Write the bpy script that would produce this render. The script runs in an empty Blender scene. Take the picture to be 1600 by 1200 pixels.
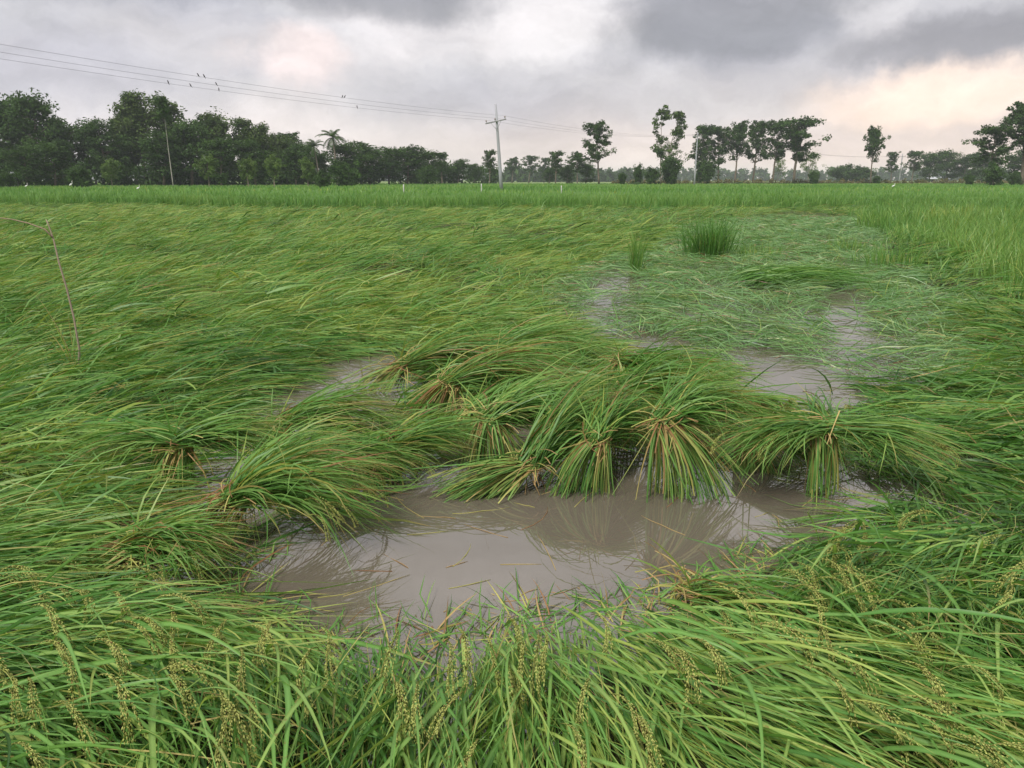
import bpy, math, random
import numpy as np
from mathutils import Vector, Matrix

R = math.radians
PI = math.pi
scene = bpy.context.scene
COL = scene.collection

# ------------------------------------------------------------------ camera
CAM_H = 1.55
FPX = 1200.0                 # focal length in pixels of a 1600 x 1200 picture
PITCH = math.atan((600 - 281) / FPX)
cam_d = bpy.data.cameras.new('camera')
cam_d.sensor_width = 36
cam_d.lens = 36 * FPX / 1600
cam_d.clip_start = 0.05
cam_d.clip_end = 9000
cam = bpy.data.objects.new('camera', cam_d)
COL.objects.link(cam)
cam.location = (0, 0, CAM_H)
cam.rotation_euler = (PI / 2 - PITCH, 0, 0)
scene.camera = cam

# ------------------------------------------------------------------ world
SUN_EL, SUN_AZ = R(52), R(-150)      # azimuth measured clockwise from +Y
world = bpy.data.worlds.new('World')
scene.world = world
world.use_nodes = True
nt = world.node_tree
nt.nodes.clear()


def N(tree, kind, **kw):
    n = tree.nodes.new(kind)
    for k, v in kw.items():
        setattr(n, k, v)
    return n


def link(tree, a, b):
    tree.links.new(a, b)


def math_node(tree, op, a, b=None, c=None, clamp=False):
    n = N(tree, 'ShaderNodeMath', operation=op)
    n.use_clamp = clamp
    for i, v in enumerate((a, b, c)):
        if v is None:
            continue
        if isinstance(v, (int, float)):
            n.inputs[i].default_value = v
        else:
            link(tree, v, n.inputs[i])
    return n.outputs[0]


def mix_col(tree, fac, a, b):
    n = N(tree, 'ShaderNodeMix', data_type='RGBA')
    for sock, v in ((n.inputs[0], fac), (n.inputs[6], a), (n.inputs[7], b)):
        if isinstance(v, (int, float)):
            sock.default_value = v
        elif isinstance(v, tuple):
            sock.default_value = (*v, 1)
        else:
            link(tree, v, sock)
    return n.outputs[2]


def build_sky():
    t = nt
    tc = N(t, 'ShaderNodeTexCoord')
    d = tc.outputs['Generated']
    sky = N(t, 'ShaderNodeTexSky', sky_type='NISHITA')
    sky.sun_disc = False
    sky.sun_elevation = SUN_EL
    sky.sun_rotation = SUN_AZ
    sky.air_density = 1.3
    sky.dust_density = 2.0
    clear = N(t, 'ShaderNodeMix', data_type='RGBA', blend_type='MULTIPLY')
    clear.inputs[0].default_value = 1
    link(t, sky.outputs[0], clear.inputs[6])
    clear.inputs[7].default_value = (0.1, 0.1, 0.1, 1)
    # ragged directions: the cloud edges are warped by noise
    nz = N(t, 'ShaderNodeTexNoise')
    nz.inputs['Scale'].default_value = 8.0
    nz.inputs['Detail'].default_value = 7
    nz.inputs['Roughness'].default_value = 0.62
    link(t, d, nz.inputs['Vector'])
    w = N(t, 'ShaderNodeVectorMath', operation='SUBTRACT')
    link(t, nz.outputs['Color'], w.inputs[0])
    w.inputs[1].default_value = (0.5, 0.5, 0.5)
    ws = N(t, 'ShaderNodeVectorMath', operation='MULTIPLY')
    link(t, w.outputs[0], ws.inputs[0])
    ws.inputs[1].default_value = (0.17, 0.17, 0.085)
    dd = N(t, 'ShaderNodeVectorMath', operation='ADD')
    link(t, d, dd.inputs[0])
    link(t, ws.outputs[0], dd.inputs[1])
    sp = N(t, 'ShaderNodeSeparateXYZ')
    link(t, dd.outputs[0], sp.inputs[0])
    sp0 = N(t, 'ShaderNodeSeparateXYZ')
    link(t, d, sp0.inputs[0])
    az = math_node(t, 'ARCTAN2', sp.outputs[0], sp.outputs[1])
    el = sp.outputs[2]

    def blob(a0, e0, sa, se, p=1.0):
        u = math_node(t, 'DIVIDE', math_node(t, 'SUBTRACT', az, a0), sa)
        v = math_node(t, 'DIVIDE', math_node(t, 'SUBTRACT', el, e0), se)
        r = math_node(t, 'ADD', math_node(t, 'MULTIPLY', u, u), math_node(t, 'MULTIPLY', v, v))
        r = math_node(t, 'POWER', r, p)
        return math_node(t, 'EXPONENT', math_node(t, 'MULTIPLY', r, -1))

    # large cloud banks over the whole dome
    mp = N(t, 'ShaderNodeMapping')
    mp.inputs['Scale'].default_value = (1.0, 1.0, 3.4)
    mp.inputs['Location'].default_value = (3.1, 7.7, 1.3)
    link(t, dd.outputs[0], mp.inputs[0])
    n1 = N(t, 'ShaderNodeTexNoise')
    n1.inputs['Scale'].default_value = 2.3
    n1.inputs['Detail'].default_value = 8
    n1.inputs['Roughness'].default_value = 0.5
    link(t, mp.outputs[0], n1.inputs['Vector'])
    rp = N(t, 'ShaderNodeValToRGB')
    e = rp.color_ramp.elements
    e[0].position, e[0].color = 0.33, (0.40, 0.40, 0.455, 1)
    e[1].position, e[1].color = 0.67, (0.78, 0.735, 0.745, 1)
    m = e.new(0.5)
    m.color = (0.575, 0.565, 0.59, 1)
    link(t, n1.outputs['Fac'], rp.inputs[0])
    c = rp.outputs[0]
    # warm light low down towards the sunset side
    lowv = math_node(t, 'DIVIDE', sp0.outputs[2], 0.085)
    low = math_node(t, 'EXPONENT', math_node(t, 'MULTIPLY', math_node(t, 'MULTIPLY', lowv, lowv), -1))
    side = math_node(t, 'MULTIPLY_ADD', az, 0.55, 0.45, clamp=True)
    c = mix_col(t, math_node(t, 'MULTIPLY', low, side, clamp=True), c, (0.98, 0.765, 0.64))
    # cloud banks standing before this view
    def px(x, y):
        a = math.atan((x - 800) / FPX)
        b = math.sin(math.atan((600 - y) / FPX) - PITCH)
        return a, b
    for (x, y, sx, sy, amt, colr, p) in (
            (1115, 30, 185, 58, 0.9, (0.27, 0.27, 0.30), 3.2),
            (1480, 92, 175, 36, 0.85, (0.30, 0.29, 0.315), 3.0),
            (1500, 0, 220, 45, 0.6, (0.40, 0.39, 0.41), 1.8),
            (640, -18, 190, 44, 0.9, (0.27, 0.27, 0.295), 2.2),
            (180, -25, 260, 40, 0.5, (0.36, 0.355, 0.38), 1.3),
            (850, 40, 95, 55, 0.85, (0.82, 0.78, 0.785), 1.4),
            (485, 100, 75, 45, 0.8, (0.95, 0.80, 0.775), 2.4),
            (330, 75, 120, 35, 0.5, (0.70, 0.66, 0.67), 1.4),
            (1330, 50, 45, 30, 0.6, (0.72, 0.69, 0.70), 1.4),
            (1430, 165, 150, 34, 0.8, (1.02, 0.80, 0.66), 2.2),
            (90, 140, 220, 55, 0.6, (0.46, 0.45, 0.52), 1.6),
            (700, 150, 170, 42, 0.55, (0.50, 0.49, 0.53), 1.6),
            (1060, 165, 150, 30, 0.45, (0.55, 0.535, 0.56), 1.6)):
        a0, e0 = px(x, y)
        b = math_node(t, 'MULTIPLY', blob(a0, e0, sx / FPX, sy / FPX, p), amt)
        c = mix_col(t, b, c, colr)
    mp2 = N(t, 'ShaderNodeMapping')
    mp2.inputs['Scale'].default_value = (1.0, 1.0, 2.6)
    link(t, dd.outputs[0], mp2.inputs[0])
    n3 = N(t, 'ShaderNodeTexNoise')
    n3.inputs['Scale'].default_value = 11
    n3.inputs['Detail'].default_value = 8
    n3.inputs['Roughness'].default_value = 0.6
    link(t, mp2.outputs[0], n3.inputs['Vector'])
    f3 = math_node(t, 'MULTIPLY_ADD', n3.outputs['Fac'], 0.62, 0.69)
    cm = N(t, 'ShaderNodeMix', data_type='RGBA', blend_type='MULTIPLY')
    cm.inputs[0].default_value = 1
    link(t, c, cm.inputs[6])
    link(t, f3, cm.inputs[7])
    c = cm.outputs[2]
    # a little clear sky shines through everywhere
    c = mix_col(t, 0.06, c, clear.outputs[2])
    bg = N(t, 'ShaderNodeBackground')
    bg.inputs['Strength'].default_value = 0.51
    link(t, c, bg.inputs[0])
    out = N(t, 'ShaderNodeOutputWorld')
    link(t, bg.outputs[0], out.inputs[0])


build_sky()

# ------------------------------------------------------------------ sun, exposure
sl = bpy.data.lights.new('sun', 'SUN')
sl.energy = 1.5
sl.angle = R(15)
sl.color = (1.0, 0.95, 0.88)
sun = bpy.data.objects.new('sun', sl)
COL.objects.link(sun)
sdir = Vector((math.sin(SUN_AZ) * math.cos(SUN_EL), math.cos(SUN_AZ) * math.cos(SUN_EL), math.sin(SUN_EL)))
sun.rotation_euler = (-sdir).to_track_quat('-Z', 'Y').to_euler()
sun.location = sdir * 50

vs = scene.view_settings
vs.view_transform = 'Standard'
vs.look = 'None'
vs.exposure = 1.3
vs.gamma = 1.0
vs.use_curve_mapping = False
scene.cycles.use_denoising = True
scene.cycles.max_bounces = 6
scene.cycles.diffuse_bounces = 3
scene.cycles.glossy_bounces = 3
scene.cycles.transmission_bounces = 4
scene.cycles.transparent_max_bounces = 6
scene.cycles.volume_bounces = 1
scene.cycles.caustics_reflective = False
scene.cycles.caustics_refractive = False

# ------------------------------------------------------------------ geometry of the view
_f = np.array((0, math.cos(PITCH), -math.sin(PITCH)))
_u = np.array((0, math.sin(PITCH), math.cos(PITCH)))
_r = np.array((1.0, 0, 0))


def ray(px, py):
    return _f + _r * (px - 800) / FPX + _u * (600 - py) / FPX


def at(px, py, z=0.0):
    d = ray(px, py)
    s = (z - CAM_H) / d[2]
    return np.array((0, 0, CAM_H)) + d * s


def atd(px, py, Y):
    d = ray(px, py)
    return np.array((0, 0, CAM_H)) + d * (Y / d[1])


def project(p):
    q = np.asarray(p, float) - np.array((0, 0, CAM_H))
    z = q @ _f
    return 800 + FPX * (q @ _r) / z, 600 - FPX * (q @ _u) / z


# ------------------------------------------------------------------ noise, fields
_tab = np.random.default_rng(5).random((256, 256))


def vnoise(x, y, s, seed=0):
    x = np.asarray(x, float) * s + seed * 17.3 + 1000
    y = np.asarray(y, float) * s + seed * 31.7 + 1000
    xi, yi = np.floor(x).astype(int), np.floor(y).astype(int)
    fx, fy = x - xi, y - yi
    fx, fy = fx * fx * (3 - 2 * fx), fy * fy * (3 - 2 * fy)
    a = _tab[xi % 256, yi % 256]
    b = _tab[(xi + 1) % 256, yi % 256]
    c = _tab[xi % 256, (yi + 1) % 256]
    d = _tab[(xi + 1) % 256, (yi + 1) % 256]
    return (a * (1 - fx) + b * fx) * (1 - fy) + (c * (1 - fx) + d * fx) * fy


def sstep(a, b, x):
    t = np.clip((np.asarray(x, float) - a) / (b - a), 0, 1)
    return t * t * (3 - 2 * t)


def poly_world(pts):
    return np.array([at(x, y, 0)[:2] for x, y in pts])


WATER = [poly_world(p) for p in (
    [(325, 952), (345, 895), (410, 845), (520, 840), (560, 800), (620, 745), (720, 715), (830, 725), (960, 700), (1040, 735), (1130, 735),
     (1240, 710), (1400, 745), (1400, 790), (1320, 832), (1180, 866), (1150, 905), (1055, 950), (900, 962),
     (700, 1000), (540, 1012), (430, 985)],
    [(340, 682), (465, 612), (545, 552), (615, 552), (615, 600), (560, 645), (450, 688)],
    [(1105, 588), (1280, 580), (1325, 625), (1240, 675), (1140, 650)],
    [(945, 530), (1070, 535), (1085, 570), (1000, 575)],
    [(898, 530), (926, 480), (936, 455), (972, 415), (984, 426), (954, 462), (942, 500), (918, 538)],
    [(1298, 456), (1328, 460), (1334, 500), (1364, 535), (1330, 552), (1304, 500)],
    [(285, 700), (300, 690), (305, 770), (285, 775)],
)]
WET = poly_world([(830, 470), (900, 415), (1010, 395), (1060, 360), (1230, 330), (1370, 345), (1400, 420), (1480, 470), (1560, 560),
                  (1500, 600), (1290, 610), (1110, 580), (960, 530), (880, 515)])


def inside(P, poly):
    x, y = P[:, 0], P[:, 1]
    r = np.zeros(len(P), bool)
    n = len(poly)
    for i in range(n):
        (x1, y1), (x2, y2) = poly[i], poly[(i + 1) % n]
        if y1 == y2:
            continue
        r ^= ((y1 > y) != (y2 > y)) & (x < (x2 - x1) * (y - y1) / (y2 - y1) + x1)
    return r


def sdist(P, poly):
    """distance to the polygon's edge, positive outside"""
    best = np.full(len(P), 1e9)
    n = len(poly)
    for i in range(n):
        a, b = poly[i], poly[(i + 1) % n]
        ab = b - a
        t = np.clip(((P - a) @ ab) / max(ab @ ab, 1e-9), 0, 1)
        q = P - (a + t[:, None] * ab)
        best = np.minimum(best, np.hypot(q[:, 0], q[:, 1]))
    return np.where(inside(P, poly), -best, best)


def water_dist(x, y):
    P = np.stack([np.ravel(x), np.ravel(y)], 1)
    d = np.full(len(P), 1e9)
    for w in WATER:
        d = np.minimum(d, sdist(P, w))
    return d.reshape(np.shape(x))


def wet_weight(x, y):
    P = np.stack([np.ravel(x), np.ravel(y)], 1)
    return (1 - sstep(-0.5, 0.5, sdist(P, WET))).reshape(np.shape(x))


SHEAF_SPOTS = [(772, 728), (785, 750), (1072, 775), (908, 770), (1288, 778), (588, 612), (672, 655), (264, 768), (424, 700), (600, 752), (285, 862),
               (340, 820), (150, 915), (975, 700), (1040, 700), (1150, 700), (840, 680), (680, 700), (500, 740), (1200, 720), (350, 760), (450, 830), (420, 880), (560, 690)]
_sp = [at(x, y, 0.0)[:2] for x, y in SHEAF_SPOTS]


def sheaf_near(x, y):
    w = np.zeros(np.shape(x))
    for p in _sp:
        w = np.maximum(w, 1 - sstep(0.18, 0.50, np.hypot(x - p[0], (y - p[1]))))
    return w


def canopy(x, y, wd=None, ww=None):
    x, y = np.asarray(x, float), np.asarray(y, float)
    wd = water_dist(x, y) if wd is None else wd
    ww = wet_weight(x, y) if ww is None else ww
    near = 1 - sstep(2.2, 4.0, y)
    h = 0.25 + 0.13 * (vnoise(x, y * 1.4, 0.7, 1) - 0.5) + 0.22 * (vnoise(x, y * 1.8, 0.33, 2) - 0.5) + 0.17 * (vnoise(x, y, 2.3, 3) - 0.5)
    h = h * (1 - near) + near * (0.22 + 0.08 * (vnoise(x, y, 1.3, 4) - 0.5))
    h = h * (1 - ww) + ww * (0.035 + 0.10 * np.maximum(vnoise(x, y, 0.8, 5) - 0.45, 0))
    h = np.where(y > 22, h * (1 - 0.45 * sstep(22, 32, y)) * (1 - 0.4 * sstep(36, 42, y)), h)
    h = np.minimum(h, 0.04 + 0.30 * np.maximum(wd, 0) / np.clip(y / 3.2, 0.7, 3))
    return h * sstep(-0.02, 0.25, wd) * (1 - 0.75 * sheaf_near(x, y))


# direction in which the plants have fallen, given at spots of the photograph's ground (degrees, 0 = right, 90 = away)
FLOW = [(150, 320, 35), (500, 330, 15), (900, 340, 25), (150, 420, 40), (450, 430, 30), (750, 430, 35), (100, 520, 35), (350, 540, 40),
        (650, 500, 30), (820, 480, 35), (100, 640, 25), (300, 640, 35), (500, 640, 30), (60, 740, 15), (150, 800, 18), (60, 860, 10),
        (30, 960, -12), (200, 980, -25), (350, 1010, -50), (100, 1120, -28), (330, 1120, -72), (220, 1170, -60), (450, 1160, -90), (650, 1160, -93), (1000, 1170, -80), (1100, 980, -62), (700, 1020, -92), (430, 1030, -75), (560, 1060, -95), (800, 980, -95),
        (800, 1120, -92), (950, 1060, -85), (1080, 1100, -60), (1180, 1020, -45), (1350, 1000, -38), (1500, 1050, -38), (1250, 1150, -50),
        (1500, 1160, -40), (1200, 900, -30), (1450, 900, -165), (1300, 860, -170), (1500, 820, -172), (1380, 790, -165), (1580, 760, -150),
        (1350, 690, -35), (1450, 650, -40), (1550, 680, -25), (1580, 600, -160), (1400, 620, 15), (850, 560, 25), (1050, 590, -20)]
_fp = np.array([at(x, y, 0.15)[:2] for x, y, a in FLOW])
_fa = np.array([R(a) for *_, a in FLOW])


def flow(x, y):
    x, y = np.asarray(x, float), np.asarray(y, float)
    sx = np.zeros_like(x)
    sy = np.zeros_like(x)
    for p, a in zip(_fp, _fa):
        # nearness judged in units that grow with distance from the viewer's side of the field
        s = 0.16 * math.hypot(*p)
        w = np.exp(-((x - p[0]) ** 2 + ((y - p[1]) * 0.75) ** 2) / (2 * s * s)) + 1e-7
        sx += w * math.cos(a)
        sy += w * math.sin(a)
    return np.arctan2(sy, sx)


# ------------------------------------------------------------------ mesh helpers
def mesh_np(name, V, F, colr=None, smooth=True):
    """V (n,3), F (m,4) or (m,3) int, colr (n,3)"""
    me = bpy.data.meshes.new(name)
    V = np.ascontiguousarray(V, np.float32)
    F = np.ascontiguousarray(F, np.int32)
    k = F.shape[1]
    me.vertices.add(len(V))
    me.vertices.foreach_set('co', V.ravel())
    me.loops.add(F.size)
    me.loops.foreach_set('vertex_index', F.ravel())
    me.polygons.add(len(F))
    me.polygons.foreach_set('loop_start', np.arange(0, F.size, k, dtype=np.int32))
    me.polygons.foreach_set('loop_total', np.full(len(F), k, np.int32))
    if smooth:
        me.polygons.foreach_set('use_smooth', np.ones(len(F), bool))
    if colr is not None:
        at_ = me.color_attributes.new('leaf_colour', 'FLOAT_COLOR', 'POINT')
        c4 = np.ones((len(V), 4), np.float32)
        c4[:, :3] = colr
        at_.data.foreach_set('color', c4.ravel())
    me.update(calc_edges=True)
    me.validate()
    return me


def new_obj(name, me, m=None, parent=None, label=None, cat=None, group=None, kind=None):
    o = bpy.data.objects.new(name, me)
    COL.objects.link(o)
    if m is not None and me is not None and not me.materials:
        me.materials.append(m)
    if parent is not None:
        o.parent = parent
    for k, v in (('label', label), ('category', cat), ('group', group), ('kind', kind)):
        if v:
            o[k] = v
    return o


class Acc:
    """collects vertex / quad blocks"""
    def __init__(self):
        self.v, self.f, self.c, self.n = [], [], [], 0

    def add(self, v, f, c):
        self.v.append(v)
        self.f.append(f + self.n)
        self.c.append(np.broadcast_to(np.asarray(c, float), (len(v), 3)))
        self.n += len(v)

    def mesh(self, name, smooth=True):
        return mesh_np(name, np.concatenate(self.v), np.concatenate(self.f), np.concatenate(self.c), smooth)


def blades(acc, root, az, L, e0, e1, w, K, rng, colA, colB, roll=None, bend=None, floor=None, power=1.0, fold=0.0, stem=False, tipdry=0.0, kinks=0.0):
    """leaf blades / stalks as curved strips"""
    n = len(root)
    bc = lambda a: np.broadcast_to(np.asarray(a, float), (n,)).copy()
    az, L, e0, e1, w = bc(az), bc(L), bc(e0), bc(e1), bc(w)
    roll = rng.normal(0, 0.7, n) if roll is None else bc(roll)
    bend = rng.normal(0, 0.25, n) if bend is None else bc(bend)
    pos = np.array(root, float)
    rings = 3 if fold else 2
    V = np.zeros((n, K + 1, rings, 3))
    C = np.zeros((n, K + 1, rings, 3))
    colA = np.broadcast_to(colA, (n, 3))
    colB = np.broadcast_to(colB, (n, 3))
    dry = np.where(rng.random(n) < tipdry, 1.0, 0.0)
    kink = np.where(rng.random(n) < kinks, rng.normal(0, 0.7, n), 0.0)
    for k in range(K + 1):
        t = k / K
        e = e0 + (e1 - e0) * t ** power
        a = az + bend * t + (kink if t > 0.45 else 0)
        T = np.stack([np.cos(e) * np.cos(a), np.cos(e) * np.sin(a), np.sin(e)], 1)
        S = np.stack([-np.sin(a), np.cos(a), np.zeros(n)], 1)
        Nn = np.cross(T, S)
        rr = roll * (1 + 0.5 * t)
        side = S * np.cos(rr)[:, None] + Nn * np.sin(rr)[:, None]
        nor = -S * np.sin(rr)[:, None] + Nn * np.cos(rr)[:, None]
        if stem:
            prof = 1.0 - 0.45 * t
        else:
            prof = min(1.0, 0.35 + 2.6 * t) * (max(1 - t, 0.0) ** 0.62) + 0.02
        hw = (w * 0.5 * prof)[:, None]
        V[:, k, 0] = pos - side * hw
        V[:, k, -1] = pos + side * hw
        if fold:
            V[:, k, 1] = pos - nor * hw * fold
        cc = colA + (colB - colA) * t
        if tipdry:
            q = (dry * max(0, (t - 0.55) / 0.45))[:, None]
            cc = cc * (1 - q) + np.array((0.36, 0.25, 0.10)) * q
        C[:, k] = cc[:, None, :]
        if fold:
            C[:, k, 1] = cc * 1.3 + 0.02
        if k < K:
            pos = pos + T * (L / K)[:, None]
            if floor is not None:
                fl = floor(pos[:, 0], pos[:, 1]) if callable(floor) else floor
                pos[:, 2] = np.maximum(pos[:, 2], fl)
    base = (np.arange(n) * (K + 1) * rings)[:, None, None]
    kk = (np.arange(K) * rings)[None, :, None]
    rr = np.arange(rings - 1)[None, None, :]
    i0 = base + kk + rr
    F = np.stack([i0, i0 + 1, i0 + 1 + rings, i0 + rings], -1).reshape(-1, 4)
    acc.add(V.reshape(-1, 3), F, C.reshape(-1, 3))


G_DEEP = np.array((0.028, 0.092, 0.018))
G_MID = np.array((0.088, 0.228, 0.040))
G_LIGHT = np.array((0.195, 0.345, 0.085))
G_YEL = np.array((0.350, 0.400, 0.090))
G_STRAW = np.array((0.42, 0.30, 0.13))
G_BROWN = np.array((0.235, 0.115, 0.050))
_stops = np.array((0, 0.35, 0.62, 0.8, 0.92, 1.0))
_cols = np.stack([G_DEEP, G_MID, G_LIGHT, G_YEL, G_STRAW, G_BROWN])


def ramp(t):
    t = np.clip(t, 0, 1)
    return np.stack([np.interp(t, _stops, _cols[:, i]) for i in range(3)], -1)


def tube(acc, pts, rad, sides=6, colr=(0.2, 0.2, 0.2)):
    pts = np.asarray(pts, float)
    n = len(pts)
    rad = np.broadcast_to(np.asarray(rad, float), (n,))
    V = []
    up = np.array((0.13, 0.31, 0.94))
    for i in range(n):
        t = pts[min(i + 1, n - 1)] - pts[max(i - 1, 0)]
        t = t / (np.linalg.norm(t) + 1e-9)
        a = np.cross(t, up if abs(t @ up) < 0.95 else np.array((1.0, 0, 0)))
        a /= np.linalg.norm(a)
        b = np.cross(t, a)
        for s in range(sides):
            q = 2 * PI * s / sides
            V.append(pts[i] + rad[i] * (math.cos(q) * a + math.sin(q) * b))
    F = []
    for i in range(n - 1):
        for s in range(sides):
            s2 = (s + 1) % sides
            F.append((i * sides + s, i * sides + s2, (i + 1) * sides + s2, (i + 1) * sides + s))
    nv = len(V)
    V.append(pts[0]); V.append(pts[-1])
    for s in range(0, sides, 2):
        F.append((nv, (s + 2) % sides, (s + 1) % sides, s))
        o = (n - 1) * sides
        F.append((nv + 1, o + s, o + (s + 1) % sides, o + (s + 2) % sides))
    acc.add(np.array(V), np.array(F), colr)


def box(acc, c, s, rot=None, colr=(0.2, 0.2, 0.2)):
    v = np.array([(x, y, z) for x in (-1, 1) for y in (-1, 1) for z in (-1, 1)], float) * np.asarray(s) / 2
    if rot is not None:
        v = v @ np.array(rot).T
    f = np.array([(0, 1, 3, 2), (4, 6, 7, 5), (0, 4, 5, 1), (2, 3, 7, 6), (0, 2, 6, 4), (1, 5, 7, 3)])
    acc.add(v + np.asarray(c), f, colr)


# ------------------------------------------------------------------ materials
def mat(name):
    m = bpy.data.materials.new(name)
    m.use_nodes = True
    t = m.node_tree
    return m, t, t.nodes['Principled BSDF'], t.nodes['Material Output']


def leaf_material(name, translucent=0.3, rough=0.42, spec=0.4, var=0.25, scale=6.0, spots=False):
    m, t, b, out = mat(name)
    a = N(t, 'ShaderNodeAttribute', attribute_name='leaf_colour')
    g = N(t, 'ShaderNodeNewGeometry')
    nz = N(t, 'ShaderNodeTexNoise')
    nz.inputs['Scale'].default_value = scale
    nz.inputs['Detail'].default_value = 3
    link(t, g.outputs['Position'], nz.inputs['Vector'])
    hs = N(t, 'ShaderNodeHueSaturation')
    v = math_node(t, 'MULTIPLY_ADD', nz.outputs['Fac'], var * 2, 1 - var)
    link(t, v, hs.inputs['Value'])
    link(t, a.outputs['Color'], hs.inputs['Color'])
    colr = hs.outputs[0]
    if spots:
        n2 = N(t, 'ShaderNodeTexNoise')
        n2.inputs['Scale'].default_value = 55
        n2.inputs['Detail'].default_value = 4
        link(t, g.outputs['Position'], n2.inputs['Vector'])
        mr = N(t, 'ShaderNodeMapRange')
        mr.inputs[1].default_value = 0.64
        mr.inputs[2].default_value = 0.74
        mr.inputs[4].default_value = 0.7
        link(t, n2.outputs['Fac'], mr.inputs[0])
        colr = mix_col(t, mr.outputs[0], colr, (0.20, 0.13, 0.05))
    link(t, colr, b.inputs['Base Color'])
    b.inputs['Roughness'].default_value = rough
    b.inputs['Specular IOR Level'].default_value = spec
    if translucent:
        tr = N(t, 'ShaderNodeBsdfTranslucent')
        br = N(t, 'ShaderNodeMix', data_type='RGBA', blend_type='MULTIPLY')
        br.inputs[0].default_value = 1
        link(t, colr, br.inputs[6])
        br.inputs[7].default_value = (1.5, 1.35, 0.7, 1)
        link(t, br.outputs[2], tr.inputs[0])
        mx = N(t, 'ShaderNodeMixShader')
        mx.inputs[0].default_value = translucent
        link(t, b.outputs[0], mx.inputs[1])
        link(t, tr.outputs[0], mx.inputs[2])
        link(t, mx.outputs[0], out.inputs[0])
    return m


M_LEAF = leaf_material('rice_leaf', 0.32, 0.42, 0.32, spots=True)
M_WETLEAF = leaf_material('wet_rice_leaf', 0.25, 0.36, 0.5)
M_STRAW = leaf_material('rice_straw', 0.12, 0.6, 0.3)
M_GRAIN = leaf_material('rice_grain', 0.30, 0.6, 0.2, scale=60)
M_TREE = leaf_material('tree_leaf', 0.22, 0.6, 0.12, 0.3, 0.5)
M_BARK = leaf_material('bark', 0.0, 0.85, 0.2, 0.35, 3.0)
M_PAINT = leaf_material('weathered_paint', 0.0, 0.55, 0.4, 0.15, 5.0)


def mud_material():
    m, t, b, out = mat('mud')
    nz = N(t, 'ShaderNodeTexNoise')
    nz.inputs['Scale'].default_value = 0.7
    nz.inputs['Detail'].default_value = 8
    c = mix_col(t, nz.outputs['Fac'], (0.11, 0.085, 0.055), (0.20, 0.155, 0.10))
    link(t, c, b.inputs['Base Color'])
    b.inputs['Roughness'].default_value = 0.9
    return m


def water_material():
    m, t, b, out = mat('muddy_water')
    g = N(t, 'ShaderNodeNewGeometry')
    nz = N(t, 'ShaderNodeTexNoise')
    nz.inputs['Scale'].default_value = 1.4
    nz.inputs['Detail'].default_value = 5
    link(t, g.outputs['Position'], nz.inputs['Vector'])
    c = mix_col(t, nz.outputs['Fac'], (0.150, 0.130, 0.098), (0.200, 0.175, 0.135))
    df = N(t, 'ShaderNodeBsdfDiffuse')
    link(t, c, df.inputs[0])
    tp = N(t, 'ShaderNodeBsdfTransparent')
    mx = N(t, 'ShaderNodeMixShader')
    mx.inputs[0].default_value = 0.82
    link(t, tp.outputs[0], mx.inputs[1])
    link(t, df.outputs[0], mx.inputs[2])
    gl = N(t, 'ShaderNodeBsdfGlossy')
    gl.inputs['Roughness'].default_value = 0.01
    n2 = N(t, 'ShaderNodeTexNoise')
    n2.inputs['Scale'].default_value = 5
    n2.inputs['Detail'].default_value = 3
    link(t, g.outputs['Position'], n2.inputs['Vector'])
    bp = N(t, 'ShaderNodeBump')
    bp.inputs['Strength'].default_value = 0.02
    bp.inputs['Distance'].default_value = 0.02
    link(t, n2.outputs['Fac'], bp.inputs['Height'])
    link(t, bp.outputs[0], gl.inputs['Normal'])
    fr = N(t, 'ShaderNodeFresnel')
    fr.inputs['IOR'].default_value = 2.6
    link(t, bp.outputs[0], fr.inputs['Normal'])
    m2 = N(t, 'ShaderNodeMixShader')
    link(t, fr.outputs[0], m2.inputs[0])
    link(t, mx.outputs[0], m2.inputs[1])
    link(t, gl.outputs[0], m2.inputs[2])
    link(t, m2.outputs[0], out.inputs[0])
    return m


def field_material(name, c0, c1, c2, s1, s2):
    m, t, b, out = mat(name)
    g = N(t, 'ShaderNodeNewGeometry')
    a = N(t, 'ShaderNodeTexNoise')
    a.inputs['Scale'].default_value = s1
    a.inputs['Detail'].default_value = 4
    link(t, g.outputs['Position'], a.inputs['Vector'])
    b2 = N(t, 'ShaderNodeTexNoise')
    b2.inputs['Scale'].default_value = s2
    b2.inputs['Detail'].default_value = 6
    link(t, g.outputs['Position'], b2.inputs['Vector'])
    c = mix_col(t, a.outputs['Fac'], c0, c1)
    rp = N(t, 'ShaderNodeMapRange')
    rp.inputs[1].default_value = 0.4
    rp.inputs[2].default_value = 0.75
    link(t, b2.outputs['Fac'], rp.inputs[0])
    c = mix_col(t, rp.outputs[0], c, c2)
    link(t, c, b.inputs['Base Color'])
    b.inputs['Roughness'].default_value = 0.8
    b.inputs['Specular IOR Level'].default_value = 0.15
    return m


M_MUD = mud_material()
M_WATER = water_material()
M_CANOPY = field_material('standing_rice_mass', (0.06, 0.14, 0.022), (0.085, 0.19, 0.03), (0.10, 0.19, 0.035), 0.05, 1.2)
M_FARFIELD = field_material('far_fields', (0.13, 0.22, 0.05), (0.20, 0.27, 0.085), (0.16, 0.20, 0.07), 0.012, 0.08)
M_MAT = field_material('shade_dark_rice_mat', (0.020, 0.030, 0.010), (0.035, 0.050, 0.016), (0.05, 0.038, 0.02), 0.8, 9.0)  # stem mat; shade in the gaps between blades is put into its dark colour


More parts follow.
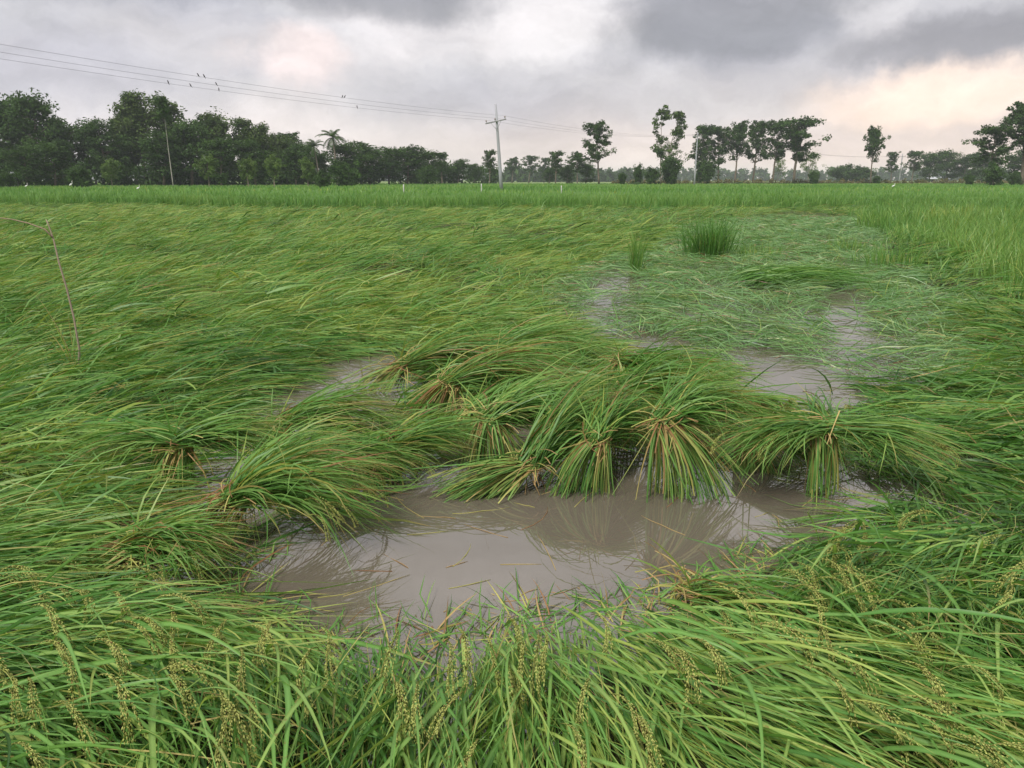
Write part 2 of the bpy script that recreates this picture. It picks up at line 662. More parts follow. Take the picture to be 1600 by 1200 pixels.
# ------------------------------------------------------------------ setting: ground, water, far fields
def grid(xs, ys, zf):
    X, Y = np.meshgrid(xs, ys)
    Z = zf(X, Y) if callable(zf) else np.full(X.shape, zf)
    V = np.stack([X.ravel(), Y.ravel(), Z.ravel()], 1)
    nx, ny = len(xs), len(ys)
    i = (np.arange(ny - 1)[:, None] * nx + np.arange(nx - 1)[None, :]).ravel()
    F = np.stack([i, i + 1, i + 1 + nx, i + nx], 1)
    return V, F


V, F = grid(np.linspace(-3500, 3500, 8), np.linspace(-100, 5000, 8), -0.22)
new_obj('ground', mesh_np('ground', V, F), M_MUD, kind='structure', label='wet brown mud ground under the flooded field', cat='ground')
V, F = grid(np.linspace(-60, 60, 5), np.linspace(-6, 52, 5), 0.0)
new_obj('water', mesh_np('water', V, F), M_WATER, kind='structure', label='muddy brown flood water standing between fallen rice', cat='water')


def far_z(x, y):
    # land beyond the paddies: the path bank under the right-hand trees, then flat fields
    bank = np.exp(-((y - (212 + 0.02 * x)) / 5.0) ** 2) * sstep(-5, 60, x)
    return 0.25 + 0.55 * bank * (0.8 + 0.4 * vnoise(x, y, 0.11, 9)) + 0.15 * vnoise(x, y, 0.03, 8)


V, F = grid(np.linspace(-900, 900, 181), np.concatenate([np.linspace(150, 260, 56), np.linspace(280, 2600, 20)]), far_z)
new_obj('far_fields', mesh_np('far_fields', V, F), M_FARFIELD, kind='structure', label='pale green open fields beyond the paddies', cat='field')


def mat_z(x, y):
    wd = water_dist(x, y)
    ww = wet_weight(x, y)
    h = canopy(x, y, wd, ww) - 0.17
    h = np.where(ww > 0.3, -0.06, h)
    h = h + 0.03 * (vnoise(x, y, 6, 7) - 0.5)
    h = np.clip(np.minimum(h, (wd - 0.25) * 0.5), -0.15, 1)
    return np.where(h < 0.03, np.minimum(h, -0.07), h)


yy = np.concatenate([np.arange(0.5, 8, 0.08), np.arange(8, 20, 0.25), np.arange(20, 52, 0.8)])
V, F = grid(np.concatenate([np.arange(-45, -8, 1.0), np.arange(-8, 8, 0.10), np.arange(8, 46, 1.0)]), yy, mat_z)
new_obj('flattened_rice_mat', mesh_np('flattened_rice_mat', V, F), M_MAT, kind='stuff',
        label='tangled mat of stems beneath the fallen rice, coloured dark as shade between the leaves', cat='rice')

rng = np.random.default_rng(11)


def stand_region(x, y):
    """1 where the rice still stands"""
    edge = np.array([at(px, py, 0)[:2] for px, py in ((1335, 345), (1400, 392), (1520, 438), (1650, 500), (1950, 600))])
    xe = np.interp(y, edge[::-1, 1], edge[::-1, 0])
    xe = np.where(y > edge[0, 1], edge[0, 0] + (y - edge[0, 1]) * 0.55, xe)
    return (x > xe + 1.2 * (vnoise(x, y, 0.5, 21) - 0.5) + 1.6 * (vnoise(x, y, 3.0, 23) - 0.3)) & (y > 4.5)


FRONT_Y = 43.0


def front(x):
    return FRONT_Y + 5.0 * (vnoise(x, x * 0, 0.12, 22) - 0.5) + 2.5 * (vnoise(x, x * 0, 0.6, 24) - 0.5) + np.where(x < -8, (-x - 8) * 0.25, 0)


# ------------------------------------------------------------------ fallen rice of the left and middle field
def scatter(n, y0, y1, spread, pw=1.0):
    """random ground spots, in a wedge that opens away from the near bank"""
    u = rng.random(n)
    y = (y0 ** pw + u * (y1 ** pw - y0 ** pw)) ** (1 / pw)
    x = (rng.random(n) * 2 - 1) * (spread * y + 0.9)
    return x, y


def fallen(name, label, bands, near=False):
    acc = Acc()
    for (y0, y1, hills, per, w, L, K) in bands:
        hx, hy = scatter(hills, y0, y1, 0.80, 2.0)
        wd, ww = water_dist(hx, hy), wet_weight(hx, hy)
        sn = sheaf_near(hx, hy)
        ok = (wd > 0.06) & (ww < 0.5) & ~stand_region(hx, hy) & (hy < front(hx) + 0.5) & (rng.random(len(hx)) > sn * 0.85)
        hx, hy, wd, ww = hx[ok], hy[ok], wd[ok], ww[ok]
        fa0 = flow(hx, hy)
        tx, ty = hx + 0.75 * L * np.cos(fa0), hy + 0.75 * L * np.sin(fa0)
        ok = (water_dist(tx, ty) > -0.04) | (rng.random(len(hx)) < 0.06)
        hx, hy, wd, ww, fa0 = hx[ok], hy[ok], wd[ok], ww[ok], fa0[ok]
        h = canopy(hx, hy, wd, ww)
        nf = 0.35 if near else 1.0
        fa = fa0 + nf * ((vnoise(hx, hy, 0.9, 31) - 0.5) * 1.2 + (vnoise(hx, hy, 0.25, 32) - 0.5) * 1.1 + rng.normal(0, 0.42, len(hx)))
        tint = (0.40 if near else 0.46) + 0.36 * (vnoise(hx, hy, 0.5, 33) - 0.5) + 0.25 * (vnoise(hx, hy, 2.5, 34) - 0.5) + rng.normal(0, 0.11, len(hx))
        lift = rng.normal(0, 0.02 if near else 0.055, len(hx))
        idx = np.repeat(np.arange(len(hx)), per)
        n = len(idx)
        sp = 0.08
        rx, ry = hx[idx] + rng.normal(0, sp, n), hy[idx] + rng.normal(0, sp, n)
        az = fa[idx] + rng.normal(0, 0.24 if near else 0.42, n)
        top = np.clip(h[idx] + lift[idx], 0.015, 1)
        rz = top * rng.uniform(0.2, 0.95, n)
        e0 = R(15) * rng.normal(0.7, 0.8, n) * np.clip(top / 0.22, 0.15, 1.2)
        e1 = -R(14) * rng.normal(0.8, 0.9, n)
        LL = L * rng.uniform(0.5, 1.3, n)
        tt = np.clip(tint[idx] - 0.04 + rng.normal(0, 0.15, n), 0, 0.70)
        old = rng.random(n)
        tt = np.where(old < 0.04, rng.uniform(0.78, 0.98, n), tt)
        up = rng.random(n) < (0.010 if not near else 0.008)
        e0 = np.where(up, R(55) * rng.uniform(0.7, 1.2, n), e0)
        ca = ramp(tt)
        cb = ramp(np.where(old < 0.04, tt, np.minimum(tt + 0.08, 0.76)))
        flr = lambda x, y: 0.004 + 0.02 * rng.random(len(x))
        wv = w * np.exp(rng.normal(-0.12, 0.38, n))
        thin = rng.random(n) < 0.20
        wv = np.where(thin, w * 0.35, wv)
        wv = np.where(old < 0.04, w * 0.5, wv)
        tcol = ramp(np.where(rng.random(n) < 0.8, rng.uniform(0.5, 0.78, n), rng.uniform(0.8, 0.95, n)))
        ca = np.where(thin[:, None], tcol, ca)
        cb = np.where(thin[:, None], tcol, cb)
        blades(acc, np.stack([rx, ry, rz], 1), az, LL, e0, e1, wv, K, rng, ca, cb,
               floor=flr, tipdry=0.12, fold=0.25 if near else 0, bend=rng.normal(0, 0.18, n), kinks=0.15 if near else 0.35)
    return new_obj(name, acc.mesh(name), M_LEAF, kind='stuff', label=label, cat='rice')


fallen('fallen_rice', 'wind flattened green rice covering the left and middle field',
       [(2.9, 9.0, 4300, 19, 0.0135, 0.50, 4), (9.0, 20.0, 6300, 17, 0.0180, 0.55, 3), (20.0, 50.0, 14000, 9, 0.030, 0.70, 2)])
near_rice = fallen('foreground_rice', 'long green rice leaves hanging over in the near foreground',
                   [(0.9, 3.0, 1200, 13, 0.0115, 0.50, 6)], near=True)


def shore_leaves():
    acc = Acc()
    r = np.random.default_rng(321)
    x, y = r.uniform(-1.3, 1.6, 9000), r.uniform(1.9, 3.6, 9000)
    wd = water_dist(x, y)
    ok = (wd < 0.10) & (wd > -0.16) & (r.random(9000) < np.clip((wd + 0.18) / 0.22, 0, 1)) & (y < 3.0)
    x, y = x[ok][:650], y[ok][:650]
    n = len(x)
    tt = np.where(r.random(n) < 0.3, r.uniform(0.8, 1.0, n), r.uniform(0.2, 0.65, n))
    toward = np.where(r.random(n) < 0.6, R(90) + r.normal(0, 0.6, n), r.uniform(0, 6.28, n))
    blades(acc, np.stack([x, y, np.full(n, 0.002)], 1), toward, r.uniform(0.06, 0.30, n), R(10) * r.normal(0.6, 1.0, n), -R(14) * r.random(n),
           r.uniform(0.003, 0.010, n), 4, r, ramp(tt), ramp(tt), floor=0.0025, kinks=0.3)
    m = 500
    k = r.integers(0, n, m)
    blades(acc, np.stack([x[k] + r.normal(0, 0.06, m), y[k] + r.normal(0, 0.06, m), np.full(m, 0.002)], 1), r.uniform(0, 6.28, m), r.uniform(0.006, 0.03, m), 0.0, 0.0,
           r.uniform(0.003, 0.008, m), 2, r, ramp(r.uniform(0.85, 1.0, m)), ramp(r.uniform(0.85, 1.0, m)), floor=0.0025)
    new_obj('shore_debris', acc.mesh('shore_debris'), M_STRAW, kind='stuff', label='soaked leaves and straw scraps along the near pond edge', cat='debris')


shore_leaves()


# flattened wet rice on the right: short, crossed, half in the water
def wet_rice():
    acc = Acc()
    x, y = scatter(230000, 5, 32, 0.75, 1.7)
    ww, wd = wet_weight(x, y), water_dist(x, y)
    gap = vnoise(x, y, 1.6, 41) * 0.6 + vnoise(x, y, 4.5, 42) * 0.4
    ok = (ww > 0.35) & (wd > 0.02) & (gap > 0.33 + 0.14 * (rng.random(len(x)) - 0.5)) & ~stand_region(x, y)
    x, y, gap = x[ok], y[ok], gap[ok]
    n = len(x)
    az = 2 * PI * vnoise(x, y, 0.9, 43) * 1.5 + rng.normal(0, 0.8, n)
    ok = (water_dist(x + 0.35 * np.cos(az), y + 0.35 * np.sin(az)) > -0.01) | (rng.random(n) < 0.12)
    x, y, gap, az = x[ok], y[ok], gap[ok], az[ok]
    n = len(x)
    z = rng.uniform(0.002, 0.05, n) + 0.12 * np.maximum(vnoise(x, y, 0.8, 5) - 0.45, 0)
    tt = 0.42 + rng.normal(0, 0.12, n) + 0.2 * (gap - 0.5)
    tt = np.where(rng.random(n) < 0.03, rng.uniform(0.8, 1, n), tt)
    ca = ramp(tt + 0.06) * np.array((1.1, 1.05, 1.6))  # bluish lift puts the sky's sheen on wet leaves into their colour
    blades(acc, np.stack([x, y, z], 1), az, rng.uniform(0.22, 0.65, n), R(12) * rng.uniform(0, 2, n), -R(14) * rng.uniform(0, 2, n),
           (0.012 + 0.0005 * y) * rng.uniform(0.5, 1.2, n), 2, rng, ca, ca, floor=0.005, kinks=0.3)
    # odd shoots still standing in it
    m = 900
    k = rng.integers(0, n, m)
    tt = rng.uniform(0.3, 0.7, m)
    blades(acc, np.stack([x[k], y[k], z[k] * 0], 1), rng.uniform(0, 6.28, m), rng.uniform(0.15, 0.42, m), R(75) * rng.uniform(0.6, 1.2, m),
           R(20) * rng.uniform(-1, 2, m), 0.014, 4, rng, ramp(tt), ramp(tt + 0.1))
    new_obj('wet_flattened_rice', acc.mesh('wet_flattened_rice'), M_WETLEAF, kind='stuff',
            label='pale crossed rice leaves lying flat in shallow water on the right', cat='rice')


wet_rice()


# ------------------------------------------------------------------ standing rice
def upright(acc, x, y, h, w, per, tint, K=4, z0=0.0, lean=0.35, spread=0.06):
    n0 = len(x)
    idx = np.repeat(np.arange(n0), per)
    n = len(idx)
    rx, ry = x[idx] + rng.normal(0, 1, n) * spread, y[idx] + rng.normal(0, 1, n) * spread
    tt = tint[idx] + rng.normal(0, 0.09, n)
    w = np.broadcast_to(w, (n0,))[idx] * rng.uniform(0.7, 1.3, n)
    h = np.broadcast_to(h, (n0,))[idx] * rng.uniform(0.75, 1.2, n)
    blades(acc, np.stack([rx, ry, np.full(n, z0) if np.isscalar(z0) else z0[idx]], 1), rng.uniform(0, 6.283, n), h,
           R(88) - np.abs(rng.normal(0, lean * 0.4, n)), R(40) + rng.normal(0, lean, n), w, K, rng, ramp(tt), ramp(tt + 0.08), power=1.6)


def standing():
    acc = Acc()
    # the block on the right
    x, y = scatter(30000, 4.5, 46, 0.95, 1.6)
    ok = stand_region(x, y) & (rng.random(len(x)) < np.clip(12 / y, 0.25, 1))
    x, y = x[ok], y[ok]
    yel = vnoise(x, y, 0.4, 51)
    upright(acc, x, y, 0.56 + 0.14 * yel, 0.013 * np.maximum(1, y / 9) ** 0.75, 9, 0.27 + 0.3 * yel, lean=0.6)
    new_obj('standing_rice', acc.mesh('standing_rice_right'), M_LEAF, kind='stuff',
            label='upright yellowish rice still standing at the right edge', cat='rice')
    # far paddies: front rows, then the tops
    acc = Acc()
    n = 7000
    x = (rng.random(n) * 2 - 1) * 50
    y = front(x) + rng.random(n) ** 1.5 * 14
    upright(acc, x, y, 0.56 + 0.3 * vnoise(x, y, 0.4, 56), 0.036, 6, 0.38 + 0.2 * (vnoise(x, y, 0.3, 52) - 0.5), K=3, lean=0.3, spread=0.09)
    n = 34000
    y = 50 + 150 * rng.random(n) ** 0.75
    x = (rng.random(n) * 2 - 1) * (0.80 * y + 4)
    upright(acc, x, y, 0.36, 0.0013 * y, 2, 0.44 + 0.22 * (vnoise(x, y, 0.06, 53) - 0.5) + 0.1 * (vnoise(x, y, 0.5, 54) - 0.5), K=2,
            z0=0.36 + 0.1 * rng.random(n), lean=0.3, spread=0.2)
    o = new_obj('standing_paddy', acc.mesh('standing_paddy'), M_LEAF, kind='stuff',
                label='bright green upright rice filling the far paddies', cat='rice')
    V, F = grid(np.linspace(-190, 190, 191), np.concatenate([np.arange(46, 70, 1.0), np.arange(70, 204, 3.0)]),
                lambda x, y: np.where(y < front(x) + 6.0, -0.2, 0.42) + 0.10 * vnoise(x, y, 0.8, 61))
    new_obj('canopy', mesh_np('canopy', V, F), M_CANOPY, parent=o, kind='stuff')


standing()


# ------------------------------------------------------------------ panicles (seed heads)
def panicle_mesh(i):
    r = np.random.default_rng(100 + i)
    acc = Acc()
    # in its own frame: starts at the origin towards +X, arches over and hangs
    L = r.uniform(0.17, 0.24)
    e = R(35) - np.linspace(0, 1, 12) * R(r.uniform(105, 140))
    P = [np.zeros(3)]
    for a in e[:-1]:
        P.append(P[-1] + L / 11 * np.array((math.cos(a), 0.12 * math.sin(3 * a), math.sin(a))))
    P = np.array(P)
    tube(acc, P, np.linspace(0.0016, 0.0007, 12), 4, (0.27, 0.30, 0.08))
    for st in range(7):
        k0 = r.integers(1, 7)
        da, de = r.normal(0, 0.13), r.normal(0, 0.12)
        p = P[k0].copy()
        m = int(r.integers(14, 21))
        for q in range(m):
            kk = min(k0 + q * (11 - k0) / m, 10)
            t = P[int(kk) + 1] - P[int(kk)]
            t = t / np.linalg.norm(t) + np.array((0, da, de - 0.1))
            t /= np.linalg.norm(t)
            for sg in (-1, 1):
                d = t + r.normal(0, 0.16, 3) + np.array((0, 0.22 * sg, 0))
                d /= np.linalg.norm(d)
                s = np.cross(d, r.normal(size=3)); s /= np.linalg.norm(s)
                u = np.cross(d, s)
                c0, ln, wd = p + d * 0.001, r.uniform(0.009, 0.0115), 0.0018
                v = np.array([c0, c0 + d * ln * .45 + s * wd, c0 + d * ln * .45 + u * wd, c0 + d * ln * .45 - s * wd, c0 + d * ln * .45 - u * wd, c0 + d * ln])
                f = np.array([(0, 1, 5, 2), (0, 2, 5, 3), (0, 3, 5, 4), (0, 4, 5, 1)])
                cg = np.array((0.56, 0.60, 0.19)) * r.uniform(0.88, 1.08) if r.random() < 0.98 else np.array((0.33, 0.21, 0.09))
                acc.add(v, f, cg)
            p = p + t * L / 11 * (11 - k0) / m * 1.05
    me = acc.mesh('panicle', smooth=False)
    me.materials.append(M_GRAIN)
    return me


PANICLES = [panicle_mesh(i) for i in range(6)]


def leaf_mesh(i):
    r = np.random.default_rng(200 + i)
    acc = Acc()
    t = np.array((0.30 + 0.3 * r.random(),))
    blades(acc, np.zeros((1, 3)), 0.0, r.uniform(0.5, 0.75), R(r.uniform(15, 55)), -R(r.uniform(15, 70)), r.uniform(0.013, 0.018), 10, r,
           ramp(t), ramp(t + 0.12), roll=r.normal(0, 0.5), bend=r.normal(0, 0.3), fold=0.3, tipdry=0.0)
    me = acc.mesh('leaf')
    me.materials.append(M_LEAF)
    return me


LEAVES = [leaf_mesh(i) for i in range(10)]
rr_ = random.Random(3)


def place(name, me, loc, az, parent=None, pitch=0.0, s=1.0, ploc=(0, 0, 0)):
    o = bpy.data.objects.new(name, me)
    COL.objects.link(o)
    o.parent = parent
    o.location = Vector(loc) - Vector(ploc)
    o.rotation_euler = (rr_.gauss(0, 0.15), -pitch, az)
    o.scale = (s, s, s)
    return o


def foreground_pieces():
    # seed heads and the largest leaves of the near plants
    n = 0
    spots = []
    r = np.random.default_rng(77)
    while n < 130:
        x, y = (r.random() * 2 - 1) * 1.9, 1.15 + 1.7 * r.random()
        if abs(x) > 0.72 * y + 0.2:
            continue
        wd = water_dist(np.array([x]), np.array([y]))[0]
        if wd < 0.28:
            continue
        h = float(canopy(np.array([x]), np.array([y]))[0])
        a = float(flow(np.array([x]), np.array([y]))[0]) + r.normal(0, 0.35)
        place('panicle', PANICLES[n % 6], (x, y, h + r.uniform(0.03, 0.11)), a, near_rice, s=r.uniform(0.8, 1.1))
        n += 1
    n = 0
    while n < 170:
        x, y = (r.random() * 2 - 1) * 1.9, 1.05 + 1.75 * r.random()
        if abs(x) > 0.72 * y + 0.2:
            continue
        wd = water_dist(np.array([x]), np.array([y]))[0]
        if wd < 0.08:
            continue
        h = float(canopy(np.array([x]), np.array([y]))[0])
        a = float(flow(np.array([x]), np.array([y]))[0]) + r.normal(0, 0.28)
        place('leaf', LEAVES[n % 10], (x, y, max(h - 0.08 + r.normal(0, 0.03), 0.0)), a, near_rice, pitch=r.normal(0, 0.15), s=r.uniform(0.8, 1.2))
        n += 1


foreground_pieces()


# ------------------------------------------------------------------ tied rice bundles
def sheaf(label, base_px, knot_px, dy=0.05, rad=(0.15, 0.08), az=20, spread=40, L=0.8, e0=50, nl=620, ns=170, npan=4, lobes=None, dryness=0.0, cap=7, seed=0):
    r = np.random.default_rng(500 + seed)
    b = at(*base_px, 0.0)
    k = atd(*knot_px, b[1] + dy)
    root = new_obj('rice_bundle', None, label=label, cat='rice bundle', group='tied bundles of fallen rice round the open water')
    root.location = b
    k = k - b
    ang = r.uniform(0, 2 * PI, ns)
    # --- stems below the tie, flaring to the water
    acc = Acc()
    rk = 0.025 + 0.045 * np.sqrt(r.random(ns))
    P0 = k + np.stack([rk * np.cos(ang), rk * np.sin(ang), r.normal(0, 0.012, ns)], 1)
    rb = np.sqrt(r.random(ns))
    stray = np.where(r.random(ns) < 0.2, r.uniform(1.1, 1.9, ns), 1.0)
    P1 = np.stack([rad[0] * rb * stray * np.cos(ang + r.normal(0, 0.25, ns)), rad[1] * rb * stray * np.sin(ang + r.normal(0, 0.25, ns)), r.uniform(-0.05, 0.05, ns)], 1)
    D = P1 - P0
    Ln = np.linalg.norm(D, axis=1) * 1.03
    aa = np.arctan2(D[:, 1], D[:, 0])
    ee = np.arcsin(np.clip(D[:, 2] / (Ln / 1.03), -1, 1))
    tt = r.beta(1.3, 1.5, ns) * 0.86 + 0.12 + dryness
    blades(acc, P0, aa, Ln, ee + R(16) * r.normal(0.7, 0.8, ns), ee - R(14) * r.normal(0.7, 0.8, ns), r.uniform(0.004, 0.012, ns), 5, r, ramp(tt + 0.20), ramp(tt - 0.04), stem=True,
           bend=r.normal(0, 0.22, ns))
    new_obj('stems', acc.mesh('stems'), M_STRAW, parent=root, kind='stuff')
    # --- leaves above the tie
    acc = Acc()
    lobes = lobes or [(az, 1.0)]
    for (a0, share) in lobes:
        n = int(nl * share)
        th = r.uniform(0, 2 * PI, n)
        q = 0.080 * np.sqrt(r.random(n))
        P = k + np.stack([q * np.cos(th), q * np.sin(th), r.uniform(-0.02, 0.03, n)], 1)
        dev = r.normal(0, R(spread) * 0.5, n)
        a = R(a0) + 0.35 * dev
        tt = 0.44 + r.normal(0, 0.12, n) + 0.04 * np.sin(3 * th)
        tt = np.clip(tt, 0, 0.72)
        tt = np.where(r.random(n) < 0.06 + dryness, r.uniform(0.75, 1, n), tt)
        zb = -b[2] + 0.004
        blades(acc, P, a, L * 0.9 * r.uniform(0.35, 1.2, n), R(e0) * r.normal(0.75, 0.45, n), -R(42) * r.normal(0.8, 0.45, n),
               r.uniform(0.005, 0.0125, n), 6, r, ramp(tt), ramp(tt + 0.08), floor=zb, tipdry=0.15, kinks=0.18, power=1.15, bend=0.95 * dev + r.normal(0, 0.12, n))
    if cap:
        tt = 0.5 + r.normal(0, 0.12, cap)
        blades(acc, np.repeat(k[None], cap, 0) + r.normal(0, 0.02, (cap, 3)), r.uniform(0, 6.28, cap), r.uniform(0.12, 0.34, cap),
               R(78) * r.uniform(0.6, 1.2, cap), R(20) * r.normal(1, 1, cap), 0.011, 5, r, ramp(tt), ramp(tt + 0.1))
    new_obj('leaves', acc.mesh('leaves'), M_LEAF, parent=root, kind='stuff')
    # --- the tie: a few turns of twisted straw
    acc = Acc()
    for s in range(3):
        th = np.linspace(0, 2 * PI * 0.9, 15) + r.random() * 6
        rr = 0.072 + r.normal(0, 0.006)
        tilt = r.normal(0, 0.3, 2)
        z = r.normal(0, 0.012) + np.linspace(-0.008, 0.008, 15)
        pts = k + np.stack([rr * np.cos(th), rr * np.sin(th), z + rr * (tilt[0] * np.cos(th) + tilt[1] * np.sin(th))], 1)
        tube(acc, pts, 0.0026, 5, ramp(np.array([r.uniform(0.84, 1.0)]))[0])
    m = 46
    tt = r.uniform(0.82, 1.0, m)
    blades(acc, np.repeat(k[None], m, 0) + r.normal(0, 0.035, (m, 3)), r.uniform(0, 6.28, m), r.uniform(0.06, 0.26, m), R(30) * r.normal(0, 1, m),
           -R(70) * r.random(m), 0.007, 4, r, ramp(tt), ramp(tt), stem=True)
    new_obj('tie', acc.mesh('tie'), M_STRAW, parent=root)
    # --- seed heads near the leaf ends
    for j in range(npan):
        a0 = lobes[j % len(lobes)][0]
        a = R(a0) + r.normal(0, R(spread) * 0.5)
        rd = L * r.uniform(0.45, 0.72)
        zz = k[2] + L * (0.10 * math.sin(R(e0)) + 0.0) - (rd / L - 0.45) * 0.35 * L
        p = np.array((k[0] + rd * math.cos(a), k[1] + rd * math.sin(a), max(zz, 0.10)))
        o = place('panicle', PANICLES[(seed + j) % 6], p, a, root, s=r.uniform(0.75, 1.05))
    return root


SHEAVES = [
    dict(label='upright tied rice bundle with spread hourglass skirt, left of centre behind the pond', base_px=(772, 728), knot_px=(766, 655), rad=(0.19, 0.10), az=22, spread=45, L=0.72, e0=28),
    dict(label='rice bundle leaning over the pond, its stem ends reaching lower left into the water', base_px=(728, 776), knot_px=(828, 722), dy=0.10, ns=260, rad=(0.17, 0.08), az=42, spread=22, L=0.9, e0=40, npan=2, cap=4),
    dict(label='tall drooping rice bundle at the pond edge with a broad skirt of long green stalks', base_px=(1072, 775), knot_px=(1040, 655), rad=(0.22, 0.10), az=28, spread=55, L=0.62, e0=34, ns=240),
    dict(label='small rice bundle half hidden behind the bundle that leans over the pond', base_px=(908, 770), knot_px=(932, 684), rad=(0.15, 0.08), az=60, spread=50, L=0.6, e0=30, npan=0),
    dict(label='umbrella shaped rice bundle drooping to both sides at the right end of the pond', base_px=(1284, 775), knot_px=(1288, 668), ns=90, rad=(0.08, 0.05), spread=42, L=0.66, e0=14, nl=620, lobes=[(195, 0.5), (-22, 0.5), (80, 0.2)], npan=12, cap=0),
    dict(label='rice bundle with brown stem ends beside the narrow back puddle', base_px=(588, 612), knot_px=(628, 572), rad=(0.22, 0.12), az=18, spread=35, L=1.05, e0=22, nl=620, dryness=0.1),
    dict(label='rice bundle with reddish straw skirt between the back puddle and the hourglass bundle', base_px=(672, 655), knot_px=(702, 596), rad=(0.2, 0.1), az=20, spread=32, L=1.0, e0=22, nl=620, dryness=0.15),
    dict(label='rice bundle with pale skirt over a slit of water at the far left', base_px=(264, 768), knot_px=(280, 690), rad=(0.12, 0.07), spread=35, L=0.62, e0=22, lobes=[(5, 0.7), (190, 0.3)], npan=3),
    dict(label='low rice bundle with brown straw knot right of the pale skirted bundle', base_px=(424, 700), knot_px=(434, 664), rad=(0.15, 0.1), az=20, spread=35, L=0.85, e0=22, nl=620, dryness=0.06),
    dict(label='short rice bundle on stubby yellow stems at the pond\'s upper left corner', base_px=(600, 752), knot_px=(602, 702), rad=(0.10, 0.06), spread=38, L=0.6, e0=26, lobes=[(25, 0.7), (200, 0.35)], npan=2),
    dict(label='largest rice bundle sprawling over the pond\'s left shore with drooping seed heads', base_px=(285, 862), knot_px=(372, 775), dy=0.06, rad=(0.22, 0.09), spread=52, L=0.72, e0=34, nl=800, ns=120, lobes=[(0, 0.75), (45, 0.35)], npan=9, dryness=0.05),
    dict(label='rice bundle with tan knot low on the left shore nearest the viewer', base_px=(150, 915), knot_px=(214, 852), dy=0.08, rad=(0.2, 0.08), az=-10, spread=45, L=0.48, e0=26, npan=5, dryness=0.08),
    dict(label='mounded rice bundle at the back middle, its leaves swept right', base_px=(770, 595), knot_px=(770, 550), rad=(0.2, 0.1), az=15, spread=40, L=1.0, e0=22, nl=620),
    dict(label='rice bundle sweeping down to the right past the brown puddle', base_px=(975, 612), knot_px=(972, 562), rad=(0.2, 0.1), az=-42, spread=24, L=1.15, e0=14, nl=420, npan=2),
    dict(label='dark green rice bundle between the drooping bundle and the umbrella shaped one', base_px=(1120, 668), knot_px=(1112, 628), rad=(0.15, 0.1), az=-38, spread=30, L=0.8, e0=14, nl=620),
    dict(label='pale topped rice bundle standing behind the leaning bundle', base_px=(975, 700), knot_px=(975, 610), rad=(0.17, 0.1), az=10, spread=70, L=0.62, e0=32, npan=2),
    dict(label='flattened rice bundle wedged between the hourglass bundle and the reddish skirted one', base_px=(735, 672), knot_px=(738, 640), rad=(0.14, 0.08), az=30, spread=45, L=0.7, e0=22, npan=1, dryness=0.08),
    dict(label='low rice bundle in the gap left of the umbrella shaped bundle', base_px=(1180, 735), knot_px=(1172, 690), rad=(0.12, 0.07), az=-20, spread=50, L=0.55, e0=18, npan=3, dryness=0.05),
    dict(label='sagging rice bundle between the largest bundle and the pond\'s upper left corner', base_px=(505, 765), knot_px=(500, 722), rad=(0.15, 0.08), az=10, spread=45, L=0.62, e0=20, npan=3, dryness=0.08),
    dict(label='broken brown rice tuft at the near right shore of the pond', base_px=(1062, 950), knot_px=(1085, 925), rad=(0.10, 0.06), az=-38, spread=45, L=0.55, e0=30, nl=110, ns=40, npan=3, dryness=0.15, cap=6),
]
for i, s in enumerate(SHEAVES):
    sheaf(seed=i, **s)


# ------------------------------------------------------------------ trees
T_DARK = np.array((0.024, 0.054, 0.014))
T_MID = np.array((0.064, 0.125, 0.028))
T_LIGHT = np.array((0.125, 0.190, 0.050))


def leaf_quads(acc, centres, radii, per, size, r, c0, c1, squash=0.8):
    centres, radii = np.asarray(centres, float), np.asarray(radii, float)
    idx = np.repeat(np.arange(len(centres)), per)
    n = len(idx)
    d = r.normal(size=(n, 3))
    d /= np.linalg.norm(d, axis=1)[:, None]
    rad = radii[idx] * r.random(n) ** 0.42
    P = centres[idx] + d * rad[:, None] * np.array((1, 1, squash))
    nn = d * 0.5 + r.normal(size=(n, 3)) * 0.6 + np.array((0, 0, 0.45))
    nn /= np.linalg.norm(nn, axis=1)[:, None]
    a = np.cross(nn, r.normal(size=(n, 3)))
    a /= np.linalg.norm(a, axis=1)[:, None]
    b = np.cross(nn, a)
    s = size * r.uniform(0.6, 1.4, n)
    a, b = a * s[:, None], b * (s * r.uniform(0.4, 0.8, n))[:, None]
    V = np.stack([P - a, P + b * 0.8 - a * 0.1, P + a, P - b - a * 0.1], 1).reshape(-1, 3)
    F = np.arange(n * 4).reshape(-1, 4)
    tone = (r.random(len(centres))[idx] * 0.7 + r.random(n) * 0.3)[:, None]
    C = c0 + (c1 - c0) * tone
    acc.add(V, F, np.repeat(C, 4, 0))


